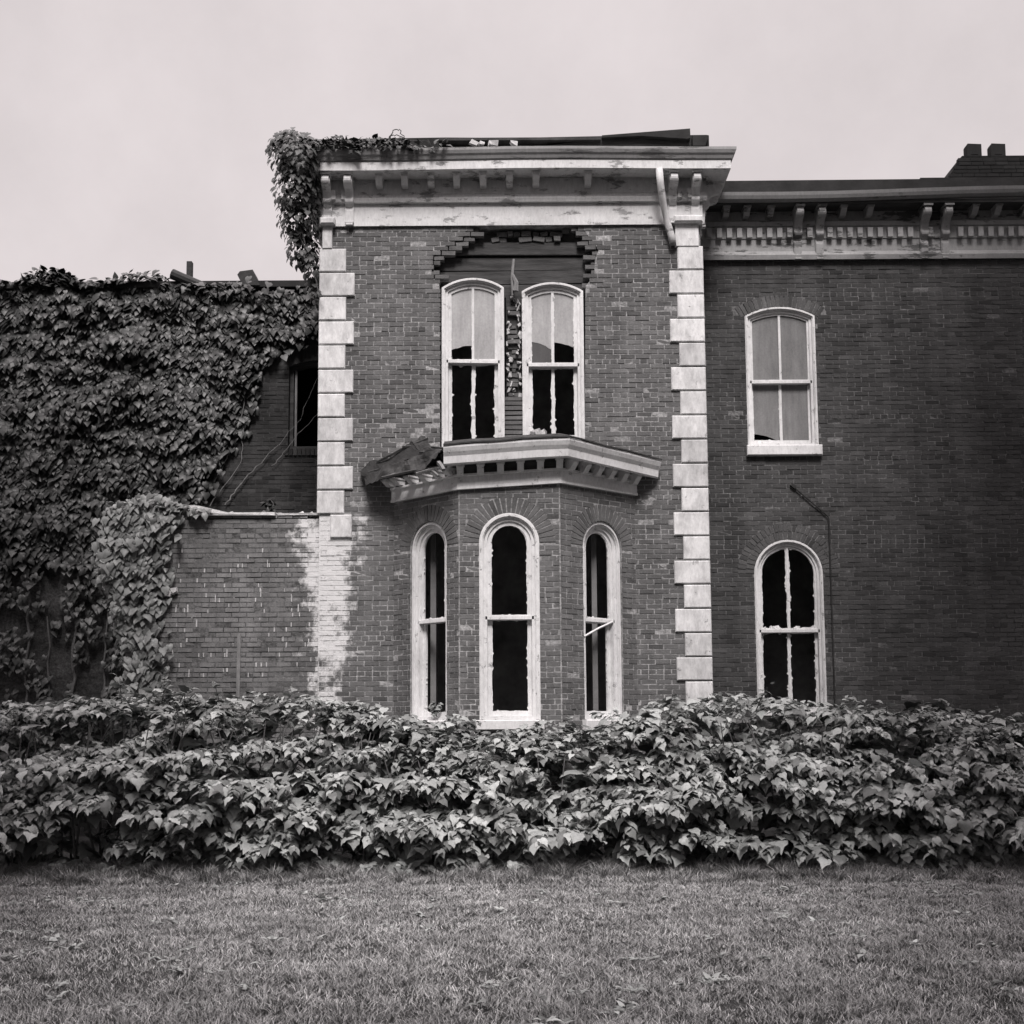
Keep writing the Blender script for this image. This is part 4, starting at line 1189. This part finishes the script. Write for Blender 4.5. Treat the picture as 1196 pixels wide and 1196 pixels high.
PP, TT, NN, SS = [], [], [], []
stems = MB()
def spray(base, dirv, length, cnt, droop, size):
    """an arching shoot with leaves hanging on both sides of it"""
    s = np.linspace(.08, 1, cnt)
    d = np.array(dirv) / np.linalg.norm(dirv)
    side = np.array([-d[1], d[0], 0]); side /= np.linalg.norm(side) + 1e-9
    pts = np.array(base)[None] + d[None] * (s * length)[:, None]; pts[:, 2] += -droop * length * s ** 2
    sg = np.where(np.arange(cnt) % 2 == 0, 1, -1)
    tip = d[None] * rng.uniform(.3, 1.0, (cnt, 1)) + side[None] * (sg * rng.uniform(.3, 1.0, cnt))[:, None]
    tip[:, 2] -= rng.uniform(.0, .45, cnt) + .30 * s ** 2
    nrm = np.stack([rng.normal(0, .26, cnt), rng.normal(-.02, .24, cnt), np.ones(cnt)], 1)
    PP.append(pts + rng.normal(0, .025, (cnt, 3))); TT.append(tip); NN.append(nrm)
    SS.append(size * np.clip(rng.lognormal(-.08, .36, cnt), .4, 1.75) * (1.1 - .3 * s))
    return pts
rows = 8
for r in range(rows):                                 # boughs in uneven tiers, each a sloping fan of shoots
    x = -HX + rng.uniform(0, .4)
    while x < HX:
        zt = float(htop(x))
        q_ = (r + .55 + rng.normal(0, .26) + 1.3 * noise.noise(Vector((x * .45, r * .25, 2)))) / rows
        q_ = min(max(q_, .05), .99)
        wb = rng.uniform(.28, .62)
        if noise.noise(Vector((x * .8, q_ * 3.0, 8))) > -.22:
            z = q_ * zt
            y0 = float(hfront(z, zt)) + .50 + rng.uniform(-.30, .18)
            tl = rng.normal(0, .12)
            for k in range(int(rng.integers(8, 12))):
                a_ = rng.uniform(-1, 1)
                d = (math.sin(a_ * 1.15), -math.cos(a_ * 1.15), rng.uniform(-.02, .10) + tl * a_ + (.2 if q_ > .85 else 0))
                pts = spray((x + a_ * wb * .5, y0 + abs(a_) * .08, z + tl * a_ * .3 + rng.normal(0, .022)), d, rng.uniform(.34, .58), int(rng.integers(14, 20)), rng.uniform(.05, .30), float(np.interp(q_, [0, .5, 1], [.122, .105, .082])))
                if k % 3 == 0: stems.tube([tuple(pts[0]), tuple(pts[len(pts) // 2]), tuple(pts[-1])], .006, 4, r1=.003)
        x += wb * rng.uniform(.75, 1.15)
for i in range(520):                                  # top of the hedge back to the wall
    x = rng.uniform(-HX, HX); zt = float(htop(x)) - rng.uniform(0, .12)
    y0 = rng.uniform(-2.0, -1.0)
    if bl_ - .1 < x < br_ + .1: y0 = rng.uniform(-2.1, -1.35)
    spray((x, y0, zt - .05), (rng.normal(0, 1), rng.normal(-.5, .7), rng.uniform(0, .5)), rng.uniform(.3, .5), 14, .4, .10)
for i in range(1000):                                  # inner leaves that close the hedge
    x = rng.uniform(-HX, HX); zt = float(htop(x)); z = rng.uniform(.05, .92) * zt
    y0 = float(hfront(z, zt)) + rng.uniform(.75, 1.35)
    spray((x, y0, z), (rng.normal(0, 1), rng.normal(-.4, .6), rng.uniform(-.2, .5)), .45, 10, .4, .17)
for i in range(75):                                   # stray shoots standing out of the top and front
    x = rng.uniform(-HX, HX); zt = float(htop(x)); y0 = rng.uniform(-2.7, -1.5)
    p_ = spray((x, y0, zt - .15 - .25 * max(0, -y0 - 1.9)), (rng.normal(0, .5), rng.normal(-.45, .3), rng.uniform(.35, 1.0)), rng.uniform(.35, .65), 13, rng.uniform(.2, .5), .085)
    stems.tube([tuple(p_[0]), tuple(p_[6]), tuple(p_[-1])], .007, 4, r1=.003)
PPa, TTa, NNa, SSa = map(np.concatenate, (PP, TT, NN, SS))
if True:                                              # nothing grows through the bay or the wall
    k = ~((PPa[:, 0] > bl_ - .1) & (PPa[:, 0] < br_ + .1) & (PPa[:, 1] > -1.12)) & (PPa[:, 1] < -.15) & (PPa[:, 2] > .01)
    PPa, TTa, NNa, SSa = PPa[k], TTa[k], NNa[k], SSa[k]
leaves('foliage', PPa, TTa, NNa, SSa, M['leaf_hedge'], hed, 'grape')
for i in range(150):
    x = rng.uniform(-HX, HX); zt = float(htop(x))
    y0 = rng.uniform(-2.6, -1.6)
    stems.tube([(x, y0, 0), (x + rng.normal(0, .1), y0 - .05, zt * .4), (x + rng.normal(0, .2), y0 + rng.uniform(-.3, .2), zt * .85)], .016, 5, r1=.006)
stems.build('stem', M['stem'], hed)

def shrub(label, cx, cy, ztop, rx, ry, cnt, mat, size):
    t_ = thing('shrub', label, 'shrub')
    PP.clear(); TT.clear(); NN.clear(); SS.clear()
    sm = MB()
    for i in range(cnt):
        a = rng.uniform(0, 2 * math.pi); r_ = math.sqrt(rng.uniform(0, 1)); z = ztop * rng.uniform(.25, .95) * (1 - .25 * r_)
        b0 = (cx + rx * r_ * math.cos(a) * .75, cy + ry * r_ * math.sin(a) * .75, z)
        p_ = spray(b0, (math.cos(a), math.sin(a) - .4, rng.uniform(0, .4)), rng.uniform(.35, .6), 11, .4, size)
        if i % 4 == 0: sm.tube([(cx + .1 * math.cos(a), cy, .0), (cx + .4 * rx * math.cos(a), cy + .3 * ry * math.sin(a), z * .6), b0, tuple(p_[-1])], .014, 4, r1=.003)
    sm.build('stem', M['stem'], t_)
    leaves('foliage', *map(np.concatenate, (PP, TT, NN, SS)), mat, t_, 'grape')
    return t_
c_ = at(75, 790, .9)
shrub('dim shrub in the corner below the ivy, left of the garden wall', ax(60, 800, .9), .9, az(776, .9, 75), 1.0, .6, 60, M['leaf_ivy'], .15)
shrub('dark shrub standing behind the hedge against the wing wall', ax(1065, 830, -.2), -.2, az(796, -.25, 1060), 1.3, .45, 190, M['leaf_ivy_low'], .12)

# ------------------------------------------------------------------ unseen trees added to darken both sides and the near lawn
def added_tree(label, x, y, h, r, nleaf, seed, low=.2):  # stands out of view, added only for the shade it casts
    t_ = thing('added_tree', label, 'added_tree'); rd2 = random.Random(seed); q = MB()
    q.tube([(x, y, 0), (x + .1, y, h * .25), (x - .05, y + .1, h * .5), (x, y, h * .85)], .30, 10, r1=.06)
    ends = []
    for i in range(16):
        a = rd2.uniform(0, 6.28); z0 = h * rd2.uniform(low + .05, .7); l_ = r * rd2.uniform(.55, .95)
        e_ = Vector((x + math.cos(a) * l_, y + math.sin(a) * l_, z0 + h * rd2.uniform(.08, .28)))
        m_ = Vector((x, y, z0)).lerp(e_, .5) + Vector((0, 0, .3)); q.tube([(x, y, z0), m_, e_], .09, 6, r1=.02); ends += [e_, m_]
    q.build('trunk', M['stem'], t_)
    c_ = np.array([tuple(e_) for e_ in ends] + [(x, y, h * .9)])
    idx = rng.integers(0, len(c_), nleaf)
    p_ = c_[idx] + rng.normal(0, 1, (nleaf, 3)) * np.array([r * .30, r * .30, h * .085])
    p_[:, 2] = np.maximum(p_[:, 2], h * low)
    k_ = np.hypot(p_[:, 0] - x, p_[:, 1] - y) < r - .25
    p_ = p_[k_]; n_ = len(p_)
    leaves('crown', p_, rng.normal(0, 1, (n_, 3)) - np.array([0, 0, .6]), rng.normal(0, .5, (n_, 3)) + np.array([0, 0, 1.]), .26 * rng.uniform(.7, 1.3, n_), M['leaf_added_tree'], t_, 'grape')  # crown of an added, unseen tree
added_tree('added tall trunk and crown out of view, shading the left end of the front', -9.3, -7.6, 17.0, 4.0, 15000, 1)
added_tree('added tall trunk and crown out of view, shading the right end of the front', 9.3, -6.6, 17.0, 3.9, 15000, 2)
added_tree('added trunk and crown out of view, shading the left side of the lawn', -6.5, -10.7, 14.5, 3.3, 20000, 6, .2)
added_tree('added trunk and crown out of view, shading the right side of the lawn', 6.6, -10.5, 15.0, 3.3, 20000, 7, .2)
added_tree('added spreading crown behind the camera on the left, shading the near lawn', -5.0, -18.4, 14.0, 3.4, 17000, 3, .25)
added_tree('added spreading crown behind the camera on the right, shading the near lawn', 5.1, -18.2, 14.0, 3.4, 17000, 4, .25)
added_tree('added spreading crown straight behind the camera, shading the near lawn', .3, -21.3, 10.5, 3.7, 12000, 5, .36)
# ------------------------------------------------------------------ grass
def grass(n, xfun, d0, d1, name='grass'):
    d = np.sqrt(rng.uniform(d0 ** 2, d1 ** 2, n)); hw = xfun(d)
    x = rng.uniform(-1, 1, n) * hw; y = -CAM_D + d
    f = nfield(x, y, .9, 2.0, 4); f2 = nfield(x, y, 4.5, 9.0, 2)
    keep = rng.uniform(0, 1, n) < np.clip(.72 + .5 * f + .7 * f2, .12, 1)
    x, y, f, f2 = x[keep], y[keep], f[keep], f2[keep]; n = len(x)
    f3 = nfield(x, y, 14.0, 4.0, 1)
    h = (.030 + .014 * np.clip(f, -1, 1) + .016 * f2 + .016 * f3) * rng.uniform(.45, 1.5, n)
    h = h * (1 + np.clip(y + 3.75 + .35 * f2, 0, 1) * 3.4)
    h = np.clip(h, .010, .20)
    wd = rng.uniform(.0011, .0026, n) * (1 + (y + CAM_D) / 14)
    a = rng.uniform(0, 2 * math.pi, n); ln = rng.uniform(.2, 2.2, n) * h
    dx, dy = np.cos(a), np.sin(a)
    b_ = a + math.pi / 2 + rng.normal(0, .4, n); sx_, sy_ = np.cos(b_), np.sin(b_)
    z0 = np.zeros(n)
    def pt(k, hz, lean): return np.stack([x + dx * ln * lean + sx_ * wd * k, y + dy * ln * lean + sy_ * wd * k, h * hz], 1)
    V = np.stack([pt(-1, 0, 0), pt(1, 0, 0), pt(.8, .6, .35), pt(-.8, .6, .35), pt(0, 1, 1)], 1)
    me = bpy.data.meshes.new(name)
    base = (np.arange(n) * 5)[:, None]
    q4 = (base + np.array([[0, 1, 2, 3]])); q3 = (base + np.array([[3, 2, 4]]))
    loops = np.concatenate([q4, q3], 1).reshape(-1)
    me.vertices.add(n * 5); me.vertices.foreach_set('co', V.reshape(-1).astype(np.float32))
    me.loops.add(n * 7); me.loops.foreach_set('vertex_index', loops.astype(np.int32))
    ls = np.stack([np.arange(n) * 7, np.arange(n) * 7 + 4], 1).reshape(-1)
    me.polygons.add(n * 2); me.polygons.foreach_set('loop_start', ls.astype(np.int32))
    me.polygons.foreach_set('loop_total', np.tile([4, 3], n).astype(np.int32))
    me.materials.append(M['grass']); me.update(calc_edges=True)
    o = bpy.data.objects.new(name, me); col.objects.link(o)
    return o
m, t, b = mat_base('grass_blade', 0.55, 0.25)
gg = node(t, 'ShaderNodeNewGeometry')
cr = node(t, 'ShaderNodeValToRGB'); t.links.new(gg.outputs['Random Per Island'], cr.inputs[0])
e = cr.color_ramp.elements; e[0].color = grey(.13); e[1].color = grey(.56); e[1].position = 1
q_ = e.new(.75); q_.color = grey(.34)
c = mixc(t, 1.0, cr.outputs[0], mixc(t, noise_fac(t, 1.3, 8, .75, .33, .67), grey(.50), grey(1.25)), 'MULTIPLY')
t.links.new(c, b.inputs['Base Color']); M['grass'] = m
gr = grass(820000, lambda d: .4124 * d + 1.6, 5.8, 14.0)
tag(gr, 'short shaggy lawn grass in front of the hedge', 'grass', kind='stuff')

nw = 330
d = np.sqrt(rng.uniform(6.2 ** 2, 13.4 ** 2, nw)); wx = rng.uniform(-1, 1, nw) * (.4124 * d + 1.0); wy = -CAM_D + d
k = nfield(wx, wy, .7, 21.0) > -.05
wx, wy = wx[k], wy[k]; nl = rng.integers(5, 12, len(wx))
ii = np.repeat(np.arange(len(wx)), nl); a = rng.uniform(0, 2 * math.pi, len(ii)); r_ = rng.uniform(.005, .05, len(ii))
leaves_o = leaves('weeds', np.stack([wx[ii] + r_ * np.cos(a), wy[ii] + r_ * np.sin(a), rng.uniform(.015, .05, len(ii))], 1), np.stack([np.cos(a), np.sin(a), rng.uniform(-.1, .7, len(ii))], 1), np.stack([-np.cos(a) * .4, -np.sin(a) * .4, np.ones(len(ii))], 1), rng.uniform(.03, .075, len(ii)), M['leaf_hedge'], None, 'ivy', .7)
tag(leaves_o, 'scattered low broad leaved weeds in the lawn grass', 'weeds', kind='stuff')

# ------------------------------------------------------------------ scraps on the lawn
def scrap(px, py, s_, label, mat, cat='scrap'):
    d = 1.6 * F_PX / (py - 850); p = Vector(((px - 598) / F_PX * d, -CAM_D + d, .05))
    q = MB(); k = 5; vs_ = []
    for i in range(k):
        for j in range(3):
            vs_.append(p + Vector(((i / (k - 1) - .5) * s_, (j / 2 - .5) * s_ * .7, .015 * math.sin(i * 1.7 + j))))
    fs = [(i * 3 + j, (i + 1) * 3 + j, (i + 1) * 3 + j + 1, i * 3 + j + 1) for i in range(k - 1) for j in range(2)]
    top = len(vs_); vs2 = [v - Vector((0, 0, .003)) for v in vs_]
    q.add(vs_ + vs2, fs + [tuple(top + i for i in reversed(f_)) for f_ in fs])
    return tag(q.build('paper_scrap', mat), label, cat)
scrap(41, 1030, .12, 'pale flat scrap lying on the grass near the left edge', M['paper'])
scrap(133, 1013, .07, 'small crumpled pale scrap at the foot of the hedge on the left', M['paper'])
